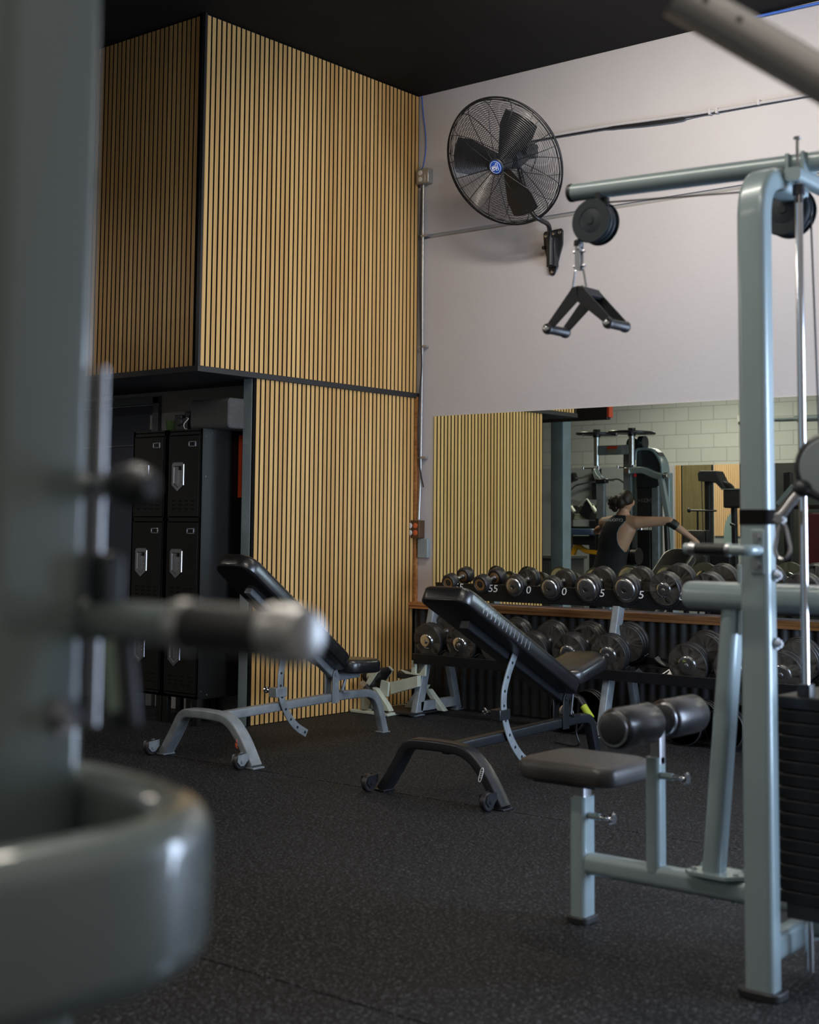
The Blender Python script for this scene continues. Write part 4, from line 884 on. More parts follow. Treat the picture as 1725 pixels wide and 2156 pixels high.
b=MB().sweep([(4.290,YC,0.205),(4.290,YC,0.560)],rrect(0.066,0.052,0.022,6),(1,0,0)); rp_=b.build('roller_post','paint',t,smooth=50)
b=MB().sweep([(4.298,YC,0.54),(4.298,YC,0.675)],rrect(0.040,0.036,0.006,4),(1,0,0)); b.mi(1)
for z in(0.578,0.61,0.64): b.lathe([(0,0.004),(0.001,0.004)],(4.298,YC-0.0185,z),(0,-1,0),12)
b.build('inner_post',['chrome_dull','felt'],rp_); knob(4.318,YC-0.012,0.505,t)
b=MB().cyl((4.292,YC-0.16,0.672),(4.292,YC+0.16,0.672),0.012); b.build('roller_axle','chrome_dull',t)
for y0,y1 in((YC-0.265,YC-0.035),(YC+0.045,YC+0.265)):
    b=MB(); L=y1-y0; b.lathe([(0,0.040),(0.0,0.048),(0.006,0.058),(0.018,0.063),(L-0.018,0.063),(L-0.006,0.058),(L,0.048),(L,0.040)],(4.292,y0,0.672),(0,1,0),40); r_=b.build('knee_roller','vinyl',t,smooth=50)
    b=MB().lathe([(-0.001,0.047),(-0.006,0.044),(-0.010,0.034),(-0.012,0.012),(-0.012,0.001)],(4.292,y0,0.672),(0,1,0),32); b.mi(1).lathe([(0.001,0.052),(-0.003,0.050),(-0.003,0.043),(0.001,0.042)],(4.292,y0,0.672),(0,1,0),36); b.build('roller_cap',['black_plastic','chrome_dull'],r_)
b=MB().sweep([(4.492,YC,0.238),(4.565,YC,1.04)],rrect(0.082,0.060,0.026,6),(1,0,0)); b.build('leaning_strut','paint',t,smooth=50)
b=MB().prism([(4.415,-4.145,0.226),(4.44,-4.165,0.226),(4.56,-4.165,0.226),(4.60,-4.12,0.226),(4.60,-4.08,0.226),(4.56,-4.04,0.226),(4.44,-4.04,0.226)],(0,0,0.012))
for x_,y_ in((4.435,-4.125),(4.575,-4.125),(4.435,-4.06),(4.575,-4.06)): bolt(b,(x_,y_,0.238),(0,0,1),0.008)
b.build('strut_plate','paint',t,bevel=0.002)
# horizontal middle beam, flange plate, bolts
b=MB(); s8=rrect(0.125,0.085,0.036,7)
b.sweep([(4.412,YC,1.078),(4.420,YC,1.078),(4.432,YC,1.078),(5.7,YC,1.078)],s8,(0,0,1),scales=[0.80,0.93,1.0,1.0]); b.build('middle_beam','paint',t,smooth=50)
b=MB().box((4.602,YC-0.02,1.070),(0.012,0.030,0.215)); b.build('beam_flange','paint',t,bevel=0.003)
b=MB()
for z in(1.155,0.965): 
    bolt(b,(4.826,-4.395,z),(1,0,-0.0),0.011,0.010); b.cyl((4.82,-4.395,z),(4.858,-4.395,z),0.006,n=12)
    bolt(b,(4.84,-4.395,z),(1,0,0),0.012,0.014)
b.build('post_bolt','chrome_dull',t)
# fixed handle on the post
b=MB().box((4.808,-4.441,1.222),(0.040,0.006,0.125)); hp=b.build('handle_plate','paint',t,bevel=0.003)
for z_ in(1.262,1.186):
    b=MB(); bolt(b,(4.808,-4.444,z_),(0,-1,0),0.010,0.010); b.build('plate_bolt','chrome_dull',hp)
b=MB().tube(fillet([(4.812,-4.444,1.226),(4.812,-4.512,1.226),(4.62,-4.512,1.228)],0.05,8),0.0155,20); hb=b.build('side_handle','paint',t)
b=MB().cyl((4.655,-4.512,1.2277),(4.750,-4.512,1.2270),0.0165,n=24); b.build('foam_grip','rubber',hb)
b=MB().lathe([(0,0.0185),(0.006,0.0195),(0.012,0.0185)],(4.749,-4.512,1.227),(1,0,0),24); b.lathe([(0,0.014),(0.004,0.0185),(0.018,0.0185),(0.022,0.017)],(4.633,-4.512,1.2277),(1,0,0),24); b.build('grip_collar','chrome_dull',hb)
# weight stack
b=MB(); n=15
for i in range(n):
    z=0.235+i*0.036; b.box((4.880,YC,z+0.0165),(0.17,0.40,0.033))
wsk=b.build('weight_stack','black_metal',t,bevel=0.003); wsk.data.materials[0]=M['iron_rack']
b=MB().box((4.880,YC,0.793),(0.175,0.405,0.036)); b.build('top_plate','black_metal',t,bevel=0.004)
for yy in (-4.265,-3.965): 
    MB().sweep([(4.868,yy,0.81),(4.868,yy,0.845)],rrect(0.04,0.04,0.006,3),(1,0,0)).build('plate_bush','black_plastic',t)
    MB().box((4.868,yy,0.215),(0.10,0.07,0.04)).build('rubber_buffer','rubber',t)
b=MB().cyl((4.868,YC,0.81),(4.868,YC,0.90),0.010,n=16).cyl((4.868,YC,0.81),(4.868,YC,0.85),0.016,n=6); b.build('stack_bolt','chrome_dull',t)

# ------------------------------------------------------------------ neighbouring cable pulley with carabiner
t=thing('cable_pulley_arm',(5.55,-4.72,0),'big grey faced cable pulley with black ball stopper and chrome carabiner at the right edge','pulley')
b=MB().lathe([(-0.02,0.082),(-0.014,0.090),(-0.006,0.090),(0,0.078),(0.006,0.090),(0.014,0.090),(0.02,0.082)],(5.130,-4.69,1.441),(0.25,-0.95,0),44); w=b.build('pulley_rim','black_plastic',t)
b=MB().lathe([(0.018,0.079),(0.023,0.074),(0.025,0.02),(0.030,0.018),(0.030,0.001)],(5.130,-4.69,1.441),(0.25,-0.95,0),40); w=b.build('pulley_cover','steel_jamb',t)
b=MB().ell((5.070,-4.735,1.388),(0.024,0.024,0.023)); b.cyl((5.070,-4.735,1.388),(5.115,-4.72,1.362),0.014,0.008,n=16); b.build('ball_stopper','black_plastic',t)
b=MB().cyl((5.058,-4.742,1.374),(5.022,-4.756,1.322),0.013,n=20); b.build('cable_sleeve','chrome',t)
b=MB().box((5.018,-4.757,1.312),(0.022,0.014,0.026)); b.cyl((5.003,-4.757,1.308),(5.035,-4.757,1.308),0.006,n=8); b.build('shackle','chrome_dull',t,bevel=0.002)
b=MB(); loop=[(0,0.0),(0.010,-0.010),(0.018,-0.045),(0.022,-0.066),(0.014,-0.084),(0,-0.090),(-0.014,-0.084),(-0.020,-0.066),(-0.016,-0.045),(-0.008,-0.010)]
P_=spline([(5.024+a*0.9,-4.757+a*0.2,1.300+z) for a,z in loop+[loop[0]]],4); b.tube(P_[:-1],0.0048,10,closed=True); b.build('carabiner','chrome',t)
b=MB().sweep([(5.13,-4.66,1.441),(5.55,-4.66,1.50)],rrect(0.05,0.06,0.012,4),(0,0,1)); b.cyl((5.13,-4.72,1.441),(5.13,-4.65,1.441),0.014); b.build('swivel_arm','paint',t)
b=MB().sweep([(5.55,-4.72,0),(5.55,-4.72,2.3)],rrect(0.09,0.09,0.02,4),(1,0,0)); b.box((5.55,-4.72,0.01),(0.4,0.4,0.02)); b.build('column','paint',t)

# ------------------------------------------------------------------ steel arm crossing the upper right corner
t=thing('lever_arm_machine',(6.75,-6.47,0),'open ended brushed steel lever arm crossing the upper right corner','machine')
d0=V((5.606,-6.36,2.040)); d1=V((5.757,-6.235,1.926)); dd=(d1-d0).normalized()
end=d0+dd*1.3
def hollow(mb,path,sec,th):
    mb.sweep(path,sec,(0,0,1),cap=False); w=max(p[0] for p in sec)*2; hh=max(p[1] for p in sec)*2
    inn=[(p[0]*(1-2*th/w),p[1]*(1-2*th/hh)) for p in sec]; mb.sweep(path,inn,(0,0,1),cap=False)
    k=len(sec); o=len(mb.v)
    # end ring
    P0=[V(p) for p in path]; x=V((0,0,1)).cross((P0[1]-P0[0]).normalized()).normalized(); y=(P0[1]-P0[0]).normalized().cross(x)
    mb.add([P0[0]+x*a+y*b_ for a,b_ in sec]+[P0[0]+x*a+y*b_ for a,b_ in inn],[(i,(i+1)%k,(i+1)%k+k,i+k) for i in range(k)])
b=MB(); s9=rrect(0.075,0.052,0.022,7); hollow(b,[d0-dd*0.01,d0+dd*0.4,end],s9,0.003); 
b.build('lever_arm','steelarm',t,smooth=50)
ndn=V((0,0,-1)); xx_=V((0,0,1)).cross(dd).normalized(); yy_=dd.cross(xx_).normalized(); 
b=MB()
for q in (0.030,0.085):
    p=d0+dd*q+xx_*0.0376*(-1 if (xx_.dot(V((6.54,-8.1,1.28))-d0))<0 else 1)
    sgn=(-1 if (xx_.dot(V((6.54,-8.1,1.28))-d0))<0 else 1); b.lathe([(0,0.0045),(0.0012,0.004),(0.0013,0.001)],p,xx_*sgn,14)
b.build('arm_hole','felt',t)
b=MB().sweep([(end.x,end.y,0),(end.x,end.y,end.z+0.08)],rrect(0.10,0.10,0.02,4),(1,0,0)); b.box((end.x,end.y,0.012),(0.6,0.5,0.024)); b.build('upright','paint',t)
t.location=(end.x,end.y,0)
for c in list(COL.objects):
    if c.parent==t: c.data.transform(Matrix.Translation(V((6.75,-6.47,0))-V((end.x,end.y,0))))

# ================================================================== FOREGROUND MACHINE (out of focus, left)
t=thing('foreground_machine',(5.45,-7.34,0),'blurred pale green grey machine upright with handle filling the left edge','machine')
b=MB().sweep([(5.476,-7.362,0.0),(5.476,-7.362,2.25)],rrect(0.070,0.112,0.020,5),(0,-1,0)) if False else MB().sweep([(5.476,-7.362,0.0),(5.476,-7.362,2.25)],[(p[0],p[1]) for p in rrect(0.070,0.112,0.020,6)],(0,1,0)); cl=b.build('upright','paint_fg',t)
b=MB().box((5.30,-7.34,0.015),(0.45,0.35,0.03)); b.build('base_plate','paint_fg',t,bevel=0.006)
b=MB()
for z_ in(1.236,1.153):
    b=MB(); bolt(b,(5.482,-7.418,z_),(0,-1,0),0.011,0.012); b.build('bolt','chrome',cl)
b=MB(); bolt(b,(5.511,-7.335,1.112),(1,0,0),0.012,0.014); b.build('bolt','chrome_dull',cl)
b=MB().cyl((5.512,-7.303,1.10),(5.512,-7.303,1.425),0.005,n=14); b.build('guide_rod','chrome_dull',t)
b=MB().lathe([(0,0.010),(0.022,0.010),(0.026,0.013),(0.040,0.014)],(5.493,-7.30,1.3165),(1,0,-0.02),20); pn=b.build('pin_shaft','chrome',t)
b=MB().lathe([(0.036,0.012),(0.045,0.017),(0.066,0.020),(0.080,0.017),(0.088,0.010)],(5.493,-7.30,1.3165),(1,0,-0.02),22); b.build('pin_knob','black_plastic',pn)
b=MB().cyl((5.49,-7.30,1.194),(5.665,-7.30,1.194),0.0185,n=28); ha=b.build('handle_arm','paint_fg',t)
b=MB().cyl((5.635,-7.30,1.194),(5.735,-7.30,1.1935),0.0215,n=28); b.build('foam_grip','rubber',ha)
b=MB().lathe([(0,0.0225),(0.008,0.0235),(0.018,0.0225)],(5.622,-7.30,1.194),(1,0,0),28); b.build('grip_collar','galv',ha); b=MB(); b.lathe([(0,0.022),(0.003,0.0245),(0.030,0.0245),(0.038,0.022),(0.041,0.015),(0.042,0.001)],(5.733,-7.30,1.1935),(1,0,0),28); b.build('grip_collar','galv',ha)
b=MB().box((5.518,-7.297,1.226),(0.026,0.026,0.058)); b.build('handle_bracket','pulley',t,bevel=0.006)
rot=Matrix.Rotation(R(-10),3,'Y'); b=MB().box((5.553,-7.305,1.142),(0.030,0.018,0.085),rot); tg=b.build('hanging_tag','black_plastic',t,bevel=0.006)
b=MB().box((5.5515,-7.3155,1.148),(0.017,0.002,0.062),rot); b.build('tag_label','label_green',tg)
b=MB().sweep(spline([(5.40,-7.285,0.998),(5.50,-7.283,0.998),(5.60,-7.300,0.998),(5.672,-7.340,0.998),(5.712,-7.410,0.998),(5.715,-7.50,0.998),(5.700,-7.62,0.998),(5.69,-7.78,0.998),(5.69,-8.00,0.998)],8),rrect(0.052,0.124,0.025,7),(0,0,1)); b.build('curved_guard_bar','paint_fg',t,smooth=60)
# pink bottle standing on the floor further back, beside the guard bar
b=MB().lathe([(0,0.030),(0.01,0.034),(0.13,0.032),(0.17,0.022),(0.20,0.015)],(0.30,-3.75,0.0),(0,0,1),20); b.mi(1).lathe([(0.20,0.017),(0.235,0.017),(0.24,0.012)],(0.30,-3.75,0.0),(0,0,1),20)
single('water_bottle',b,['pink','white_plastic'],'pink water bottle on the floor beside the blurred upright','bottle',(0.30,-3.75,0.0))
# ================================================================== THINGS SEEN ONLY IN THE MIRROR (they stand left of and behind the camera's view)
t=thing('chest_fly_machine',(-1.2,-5.4,0),'silver chest fly machine with two overhead cams, in front of the seated person','machine')
yc=-5.40
for cx,R_ in((-1.752,0.235),(-1.302,0.262)):
    b=MB().cyl((cx,yc,1.99),(cx,yc,2.33),0.034,n=24); b.build('pivot_tube','chrome_dull',t)
    b=MB().lathe([(0,R_*.97),(0.006,R_),(0.022,R_),(0.028,R_*.97)],(cx,yc,2.335),(0.03,0,1),48); b.cyl((cx,yc,2.31),(cx,yc,2.40),0.042,n=24); cm=b.build('cam_disc','black_metal',t)
    b=MB()
    for k in range(6): bolt(b,(cx+R_*.75*cos(k*1.047),yc+R_*.75*sin(k*1.047),2.336),(0,0,-1),0.008)
    b.build('rim_bolts','chrome_dull',cm)
    b=MB().box((cx-0.05,yc+0.02,1.965),(0.22,0.03,0.012)).cyl((cx-0.16,yc+0.03,1.955),(cx-0.16,yc+0.03,1.985),0.012).cyl((cx+0.04,yc+0.03,1.945),(cx+0.04,yc+0.03,1.99),0.012); b.build('latch_plate','chrome',t)
    b=MB().cyl((cx+0.07,yc+0.05,1.86),(cx+0.07,yc+0.05,1.90),0.020,0.010,n=14); b.build('release_knob','red_knob',t)
MB().box2((-1.72,yc-0.02,2.11),(-1.33,yc+0.03,2.215)).build('cross_bar','paint_worn',t,bevel=0.006)
b=MB().box2((-1.60,yc+0.031,2.175),(-1.47,yc+0.033,2.205)); b.build('warning_label','red',t)
b=MB().box2((-1.60,yc+0.031,2.125),(-1.47,yc+0.033,2.172)); b.build('instruction_label','white_plastic',t)
for c in list(COL.objects):
    if c.parent==t and c.name.startswith('instruction_label'): c.data.materials[0]=M['galv']
b=MB().sweep([(-1.385,yc-0.08,0),(-1.385,yc-0.08,2.12)],rrect(0.11,0.09,0.02,4),(0,1,0)); b.build('column','paint_worn',t)
for x_ in(-1.30,-0.91):
    b=MB().sweep([(x_,yc-0.12,0),(x_,yc-0.12,1.90)],rrect(0.055,0.09,0.015,4),(0,1,0)); b.build('frame_upright','paint',t)
b=MB().sweep([(-1.06,yc-0.12,0),(-1.06,yc-0.12,1.85)],rrect(0.10,0.10,0.02,4),(0,1,0)); b.build('frame_upright','paint_worn',t)
b=MB().sweep([(-1.36,yc-0.12,0.04),(-0.86,yc-0.12,0.04)],rrect(0.09,0.08,0.02,4),(0,0,1)); b.sweep([(-1.15,yc-0.12,0.04),(-1.15,-4.25,0.04)],rrect(0.09,0.08,0.02,4),(0,0,1)); b.build('base_frame','paint',t)
out=[(-1.285,1.74),(-1.285,2.14),(-1.26,2.175),(-1.10,2.175),(-1.02,2.13),(-0.975,2.03),(-0.96,1.90),(-0.97,1.80),(-1.04,1.74)]
b=MB().prism([(p[0],yc-0.20,p[1]) for p in out],(0,0.14,0)); b.build('shroud','pulley',t,bevel=0.01)
b=MB().sweep(fillet([(-1.29,yc-0.13,2.05),(-1.29,yc-0.13,2.17),(-1.08,yc-0.13,2.17),(-0.97,yc-0.13,2.02),(-0.96,yc-0.13,1.84)],0.08,6),rrect(0.03,0.17,0.01,3),(0,1,0)); b.build('shroud_frame','paint',t)
for cx,s in((-1.40,1),(-1.27,1)): 
    b=MB().lathe([(-0.02,0.075),(0.02,0.075)],(cx+0.02,yc-0.16,2.235) if cx<-1.3 else (cx,yc-0.16,2.245),(0,1,0) if cx<-1.3 else (1,0,0),32); b.build('pulley','pulley',t)
b=MB().lathe([(-0.012,0.075),(0.012,0.075)],(-1.235,yc-0.16,2.245),(1,0,0),32); b.build('pulley','pulley',t)
for x_ in(-1.245,-1.145): b=MB().cyl((x_,yc-0.10,0.1),(x_,yc-0.10,1.82),0.012,n=14); b.build('guide_rod','chrome',t)
b=MB().box2((-1.27,yc-0.18,0.3),(-1.115,yc-0.06,1.28)); ws=b.build('weight_stack','iron_rack',t,bevel=0.004)
text('(=E21=3)',0.060,frame((-1.195,yc-0.058,1.60),(-1,0,0),(0,0,1)),'galv','maker_mark',t,0.001)
MB().box2((-1.275,yc-0.20,1.36),(-1.115,yc-0.062,1.74)).build('guard_panel','black_plastic',t)
# arms
b=MB().sweep(fillet([(-1.33,yc+0.02,1.925),(-1.13,yc+0.05,1.935),(-1.00,yc+0.07,1.88),(-0.86,yc+0.10,1.845)],0.08,5),rrect(0.06,0.075,0.012,4),(0,0,1)); b.build('swing_arm','paint',t)
b=MB().box((-1.335,yc+0.03,1.925),(0.075,0.08,0.075)); b.cyl((-0.845,yc+0.10,1.86),(-0.80,yc+0.10,1.862),0.035,n=20); b.build('arm_end','chrome_dull',t,bevel=0.004)
b=MB().sweep([(-0.885,yc+0.10,1.83),(-0.765,yc+0.14,1.36)],rrect(0.06,0.06,0.01,4),(0,1,0)); b.build('handle_arm','paint',t)
b=MB().cyl((-0.80,yc+0.15,1.42),(-0.775,yc+0.16,1.00),0.030,n=20); b.build('handle_grip','rubber',t)
b=MB().sweep(fillet([(-1.75,yc+0.02,1.93),(-1.72,yc+0.08,1.92),(-1.66,yc+0.12,1.85),(-1.61,yc+0.14,1.82)],0.05,5),rrect(0.06,0.075,0.012,4),(0,0,1)); b.build('swing_arm','paint',t)
b=MB().box((-1.60,yc+0.14,1.815),(0.13,0.08,0.05)); b.build('arm_end','black_metal',t,bevel=0.01)
b=MB().box2((-1.665,yc+0.10,1.28),(-1.565,yc+0.16,1.79)); b.build('arm_pad_post','paint_worn',t,bevel=0.01)
b=MB().cyl((-1.615,yc+0.20,1.40),(-1.615,yc+0.20,1.05),0.030,n=20); b.build('handle_grip','rubber',t)
# seat and chest pad
b=MB().pad((-1.13,-4.62,0.655),(0.34,0.36,0.07),0.02); b.build('seat','vinyl',t)
b=MB().sweep([(-1.13,-4.62,0.08),(-1.13,-4.62,0.62)],rrect(0.07,0.07,0.012,3),(0,1,0)); b.build('seat_post','paint',t)
rot=Matrix.Rotation(R(90),3,'X'); b=MB().pad((-1.12,-4.93,1.10),(0.22,0.42,0.07),0.02,rot); b.build('chest_pad','vinyl',t)
b=MB().sweep([(-1.12,-4.99,0.08),(-1.12,-4.99,1.25)],rrect(0.07,0.07,0.012,3),(0,1,0)); b.build('pad_post','paint',t)
b=MB().cyl((-1.03,-4.95,1.00),(-0.96,-4.95,1.00),0.09,n=28); b.build('counter_weight','plate_dark',t)

# ------------------------------------------------------------------ PERSON
person_base=(-1.12,-4.65,0)
pe=bpy.data.objects.new('tmp',None); pe.location=person_base
b=MB()
TR=[(0.70,-1.13,-4.62,0.165,0.12),(0.80,-1.135,-4.62,0.175,0.125),(0.92,-1.125,-4.63,0.150,0.105),(1.03,-1.105,-4.645,0.155,0.108),(1.15,-1.075,-4.66,0.178,0.118),(1.26,-1.045,-4.675,0.195,0.122),(1.33,-1.030,-4.685,0.195,0.112),(1.385,-1.018,-4.695,0.150,0.092),(1.425,-1.010,-4.70,0.085,0.072),(1.47,-1.002,-4.705,0.058,0.060)]
def ringp(z,cx,cy,a,bb,n=28,off=0):
    return [(cx+(a+off)*cos(2*pi*k/n)*(1),cy+(bb+off)*sin(2*pi*k/n),z) for k in range(n)]
vs=[];n=28
for r_ in TR: vs+=ringp(*r_,n=n)
fs=[(i*n+k,i*n+(k+1)%n,(i+1)*n+(k+1)%n,(i+1)*n+k) for i in range(len(TR)-1) for k in range(n)]+[tuple(range(n-1,-1,-1)),tuple((len(TR)-1)*n+k for k in range(n))]
b.add(vs,fs)
b.caps([(-1.002,-4.70,1.42),(-0.995,-4.715,1.50)],[0.058,0.056],16)
hd=V((-0.985,-4.735,1.575))
rotH=Matrix.Rotation(R(-28),3,'Z')
b.ell(hd,(0.074,0.096,0.105),rotH); b.ell(hd+rotH@V((0,-0.035,-0.055)),(0.055,0.062,0.062),rotH)
b.ell(hd+rotH@V((0,-0.100,-0.018)),(0.012,0.020,0.022),rotH,12,8)           # nose
b.ell(hd+rotH@V((0,-0.092,-0.062)),(0.026,0.012,0.010),rotH,12,8)           # lips
for s in(-1,1):
    b.ell(hd+rotH@V((s*0.075,0.004,-0.014)),(0.012,0.020,0.033),rotH,12,8)
    b.ell(hd+rotH@V((s*0.030,-0.086,0.016)),(0.020,0.012,0.010),rotH,12,8)
# right arm stretched sideways with bent elbow
shR=V((-0.835,-4.68,1.355)); elR=V((-0.505,-4.78,1.375)); wrR=V((-0.325,-4.92,1.20)); haR=V((-0.275,-4.97,1.125))
shL=V((-1.225,-4.70,1.345)); elL=V((-1.345,-4.93,1.325)); wrL=V((-1.53,-5.10,1.30)); haL=V((-1.60,-5.16,1.27))
for sh,el,wr,ha in((shR,elR,wrR,haR),(shL,elL,wrL,haL)):
    c=V((-1.03,-4.69,1.345)); b.caps([c+(sh-c)*0.45,sh,sh+(el-sh)*0.35,sh+(el-sh)*0.75,el,el+(wr-el)*0.25,wr],[0.085,0.068,0.057,0.047,0.042,0.043,0.028],16)
    d=(ha-wr).normalized(); side=d.cross(V((0,0,1))).normalized(); nn=side.cross(d)
    b.ell(wr+d*0.045,(0.02,0.02,0.02)); b.caps([wr,wr+d*0.04,wr+d*0.075],[0.028,0.036,0.036],12)
    for k in range(4):
        o_=wr+d*0.085+side*(-0.030+0.020*k); L=[0.040,0.046,0.043,0.034][k]
        b.caps([o_-d*0.01,o_+d*L*0.7-nn*0.004,o_+d*L*0.75-nn*0.034,o_+d*0.005-nn*0.045],[0.0098,0.0095,0.009,0.0085],8)
    b.caps([wr+d*0.03+side*0.028,wr+d*0.065+side*0.048-nn*0.012,wr+d*0.09+side*0.038-nn*0.032],[0.012,0.011,0.0095],8)
for s in(-1,1):
    hx=-1.13+s*0.085; b.caps([(hx,-4.64,0.80),(hx+s*0.03,-4.85,0.80),(hx+s*0.06,-5.06,0.78),(hx+s*0.07,-5.09,0.74),(hx+s*0.07,-5.06,0.50),(hx+s*0.07,-5.03,0.12)],[0.098,0.085,0.062,0.058,0.056,0.036],16)
    b.caps([(hx+s*0.07,-5.00,0.05),(hx+s*0.08,-5.16,0.035)],[0.045,0.032],12)
body=b.build('person','skin',pe,smooth=60); body.parent=None; body.location=person_base; bpy.data.objects.remove(pe)
rm=body.modifiers.new('merge','REMESH'); rm.mode='VOXEL'; rm.voxel_size=0.0065; rm.use_smooth_shade=True
sm_=body.modifiers.new('soft','SMOOTH'); sm_.factor=0.5; sm_.iterations=4
tag(body,'person with tied dark hair in black tank top, sitting at the fly machine','person')
# hair
b=MB(); b.ell(hd+V((0,0.010,0.022)),(0.082,0.104,0.100),rotH,28,18); b.ell(hd+V((-0.025,0.075,-0.005)),(0.065,0.060,0.072),None,20,14); b.ell(hd+V((-0.075,0.095,0.005)),(0.058,0.055,0.060),None,20,14); b.ell(hd+V((-0.105,0.085,-0.035)),(0.045,0.045,0.050),None,20,14); b.ell(hd+V((-0.085,0.09,-0.075)),(0.035,0.04,0.04),None,16,12)
for k in range(40):
    a=random.uniform(0,6.28); p=hd+V((-0.09+0.055*cos(a),0.09+random.uniform(-.03,.03),-0.015+0.065*sin(a))); b.ell(p,(0.014,0.014,0.018),None,8,6)
hr=b.build('hair','hair',body,smooth=60)
rm=hr.modifiers.new('merge','REMESH'); rm.mode='VOXEL'; rm.voxel_size=0.007; rm.use_smooth_shade=True
# tank top
def tz(z):
    for i in range(len(TR)-1):
        if TR[i][0]<=z<=TR[i+1][0]:
            u=(z-TR[i][0])/(TR[i+1][0]-TR[i][0]); return [TR[i][q]*(1-u)+TR[i+1][q]*u for q in range(1,5)]
def sheet(rows,sgn,off):
    vs=[]
    for z,xa,xb in rows:
        cx,cy,a,bb=tz(z); a+=off; bb+=off
        for k in range(15):
            x=xa+(xb-xa)*k/14; q=max(0.0,1-((x-cx)/a)**2); vs.append((x,cy+sgn*bb*sqrt(q),z))
    return vs
b=MB()
ZR=[0.76,0.82,0.88,0.94,1.0,1.05]
for off in(0.016,0.011):
    vs=[];n=40
    for i,z in enumerate(ZR):
        cx,cy,a,bb=tz(z); fl=0.028*(1-i/5)
        vs+=[(cx+(a+off+fl)*cos(2*pi*k/n)*(1+0.02*sin(k*1.7)),cy+(bb+off+fl)*sin(2*pi*k/n)*(1+0.02*sin(k*2.3)),z) for k in range(n)]
    b.add(vs,[(i*n+k,i*n+(k+1)%n,(i+1)*n+(k+1)%n,(i+1)*n+k) for i in range(len(ZR)-1) for k in range(n)])
rows=[(1.045,-1.275,-0.935),(1.09,-1.262,-0.955),(1.13,-1.25,-0.975),(1.18,-1.225,-0.985),(1.24,-1.205,-0.985),(1.30,-1.180,-0.965),(1.35,-1.155,-0.93),(1.39,-1.125,-0.905),(1.415,-1.09,-0.93),(1.43,-1.07,-0.945)]
for sg in(1,-1):
    for off in(0.014,0.010):
        vs=sheet(rows,sg,off); b.add(vs,[(i*15+k,i*15+k+1,(i+1)*15+k+1,(i+1)*15+k) for i in range(len(rows)-1) for k in range(14)])
tk=b.build('tank_top','tank',body,smooth=70)
b=MB()
for sg in(1,-1):
    for q in(1,2):
        pts=[]
        for row in rows:
            cx,cy,a,bb=tz(row[0]); x=row[q]; g=max(0.0,1-((x-cx)/(a+0.015))**2); pts.append((x,cy+sg*(bb+0.015)*sqrt(g),row[0]))
        b.tube(pts,0.0035,6)
b.build('piping','grey_trim',tk)
text('CYTIOUAMAI',0.044,frame((-1.055,tz(1.375)[1]+0.100+0.02,1.377),(-1,0,0),(0,-0.25,1)),'white_plastic','back_print',tk,0.0008,0.2,0.95)
b=MB(); 
for s in(-1,1):
    hx=-1.13+s*0.085; b.caps([(hx,-4.64,0.79),(hx+s*0.03,-4.85,0.80),(hx+s*0.045,-4.98,0.79)],[0.112,0.100,0.082],18)
sh_=b.build('shorts','shorts',body); rm=sh_.modifiers.new('merge','REMESH'); rm.mode='VOXEL'; rm.voxel_size=0.01; rm.use_smooth_shade=True
for s in(-1,1):
    hx=-1.13+s*0.085; b=MB().caps([(hx+s*0.07,-4.99,0.055),(hx+s*0.08,-5.10,0.045),(hx+s*0.085,-5.18,0.036)],[0.052,0.046,0.035],14); so=b.build('shoe','rubber',body); rm=so.modifiers.new('merge','REMESH'); rm.mode='VOXEL'; rm.voxel_size=0.008; rm.use_smooth_shade=True
d=(wrR-elR).normalized(); b=MB().sweep([elR+d*0.0-V((0.03,0,0)),elR+d*0.05,elR+d*0.10],circ(1,18),None,True,[0.050,0.050,0.046]); b.build('elbow_sleeve','rubber',body)

# ------------------------------------------------------------------ yellow machine, leg press, lat bar, crate, tower, pads
t=thing('plate_loaded_bench',(-3.6,-8.0,0),'yellow framed bench with blue pad, seen in the mirror left of the person','machine')
b=MB().sweep(fillet([(-3.80,-8.05,0.0),(-3.80,-8.05,0.85),(-3.70,-8.05,1.07),(-3.55,-8.05,0.985),(-3.30,-8.05,0.965),(-3.0,-8.05,0.97)],0.06,5),rrect(0.06,0.07,0.012,4),(0,1,0)); b.build('frame','yellow',t)
b=MB().sweep([(-3.1,-8.05,0),(-3.1,-8.05,1.0)],rrect(0.07,0.07,0.012,4),(0,1,0)); b.box((-3.45,-8.05,0.03),(0.9,0.08,0.06)); b.build('post','black_metal',t)
b=MB().lathe([(-0.02,0.145),(0.02,0.145),(0.025,0.13),(0.025,0.03)],(-3.865,-7.92,1.245),(0,1,0),40); b.build('plate','yellow',t)
b=MB().pad((-3.52,-7.98,1.245),(0.42,0.30,0.085),0.02); b.build('pad','bluepad',t)
b=MB().box((-3.5,-8.05,1.13),(0.40,0.22,0.12)); b.build('pad_frame','black_metal',t,bevel=0.01)
t=thing('leg_press',(-4.2,-9.0,0),'black leg press with cream edged plates, seen in the mirror beside the steel column','machine')
for dx in(0,0.36):
    rot=Matrix.Rotation(R(32),3,'Y'); b=MB().box((-4.40+dx,-9.0,1.56),(0.17,0.3,0.24),rot); b.build('foot_plate','black_metal',t,bevel=0.008)
    b=MB().tube(fillet([(-4.53+dx,-8.84,1.60),(-4.39+dx,-8.84,1.71),(-4.27+dx,-8.84,1.55)],0.02,4),0.012,8); b.mi(0).cyl((-4.30+dx,-8.84,1.60),(-4.24+dx,-8.84,1.52),0.028); b.build('edge_tube','cream',t)
b=MB().box2((-4.30,-9.02,1.42),(-4.11,-8.93,1.50)); b.build('cross_plate','cream',t,bevel=0.004)
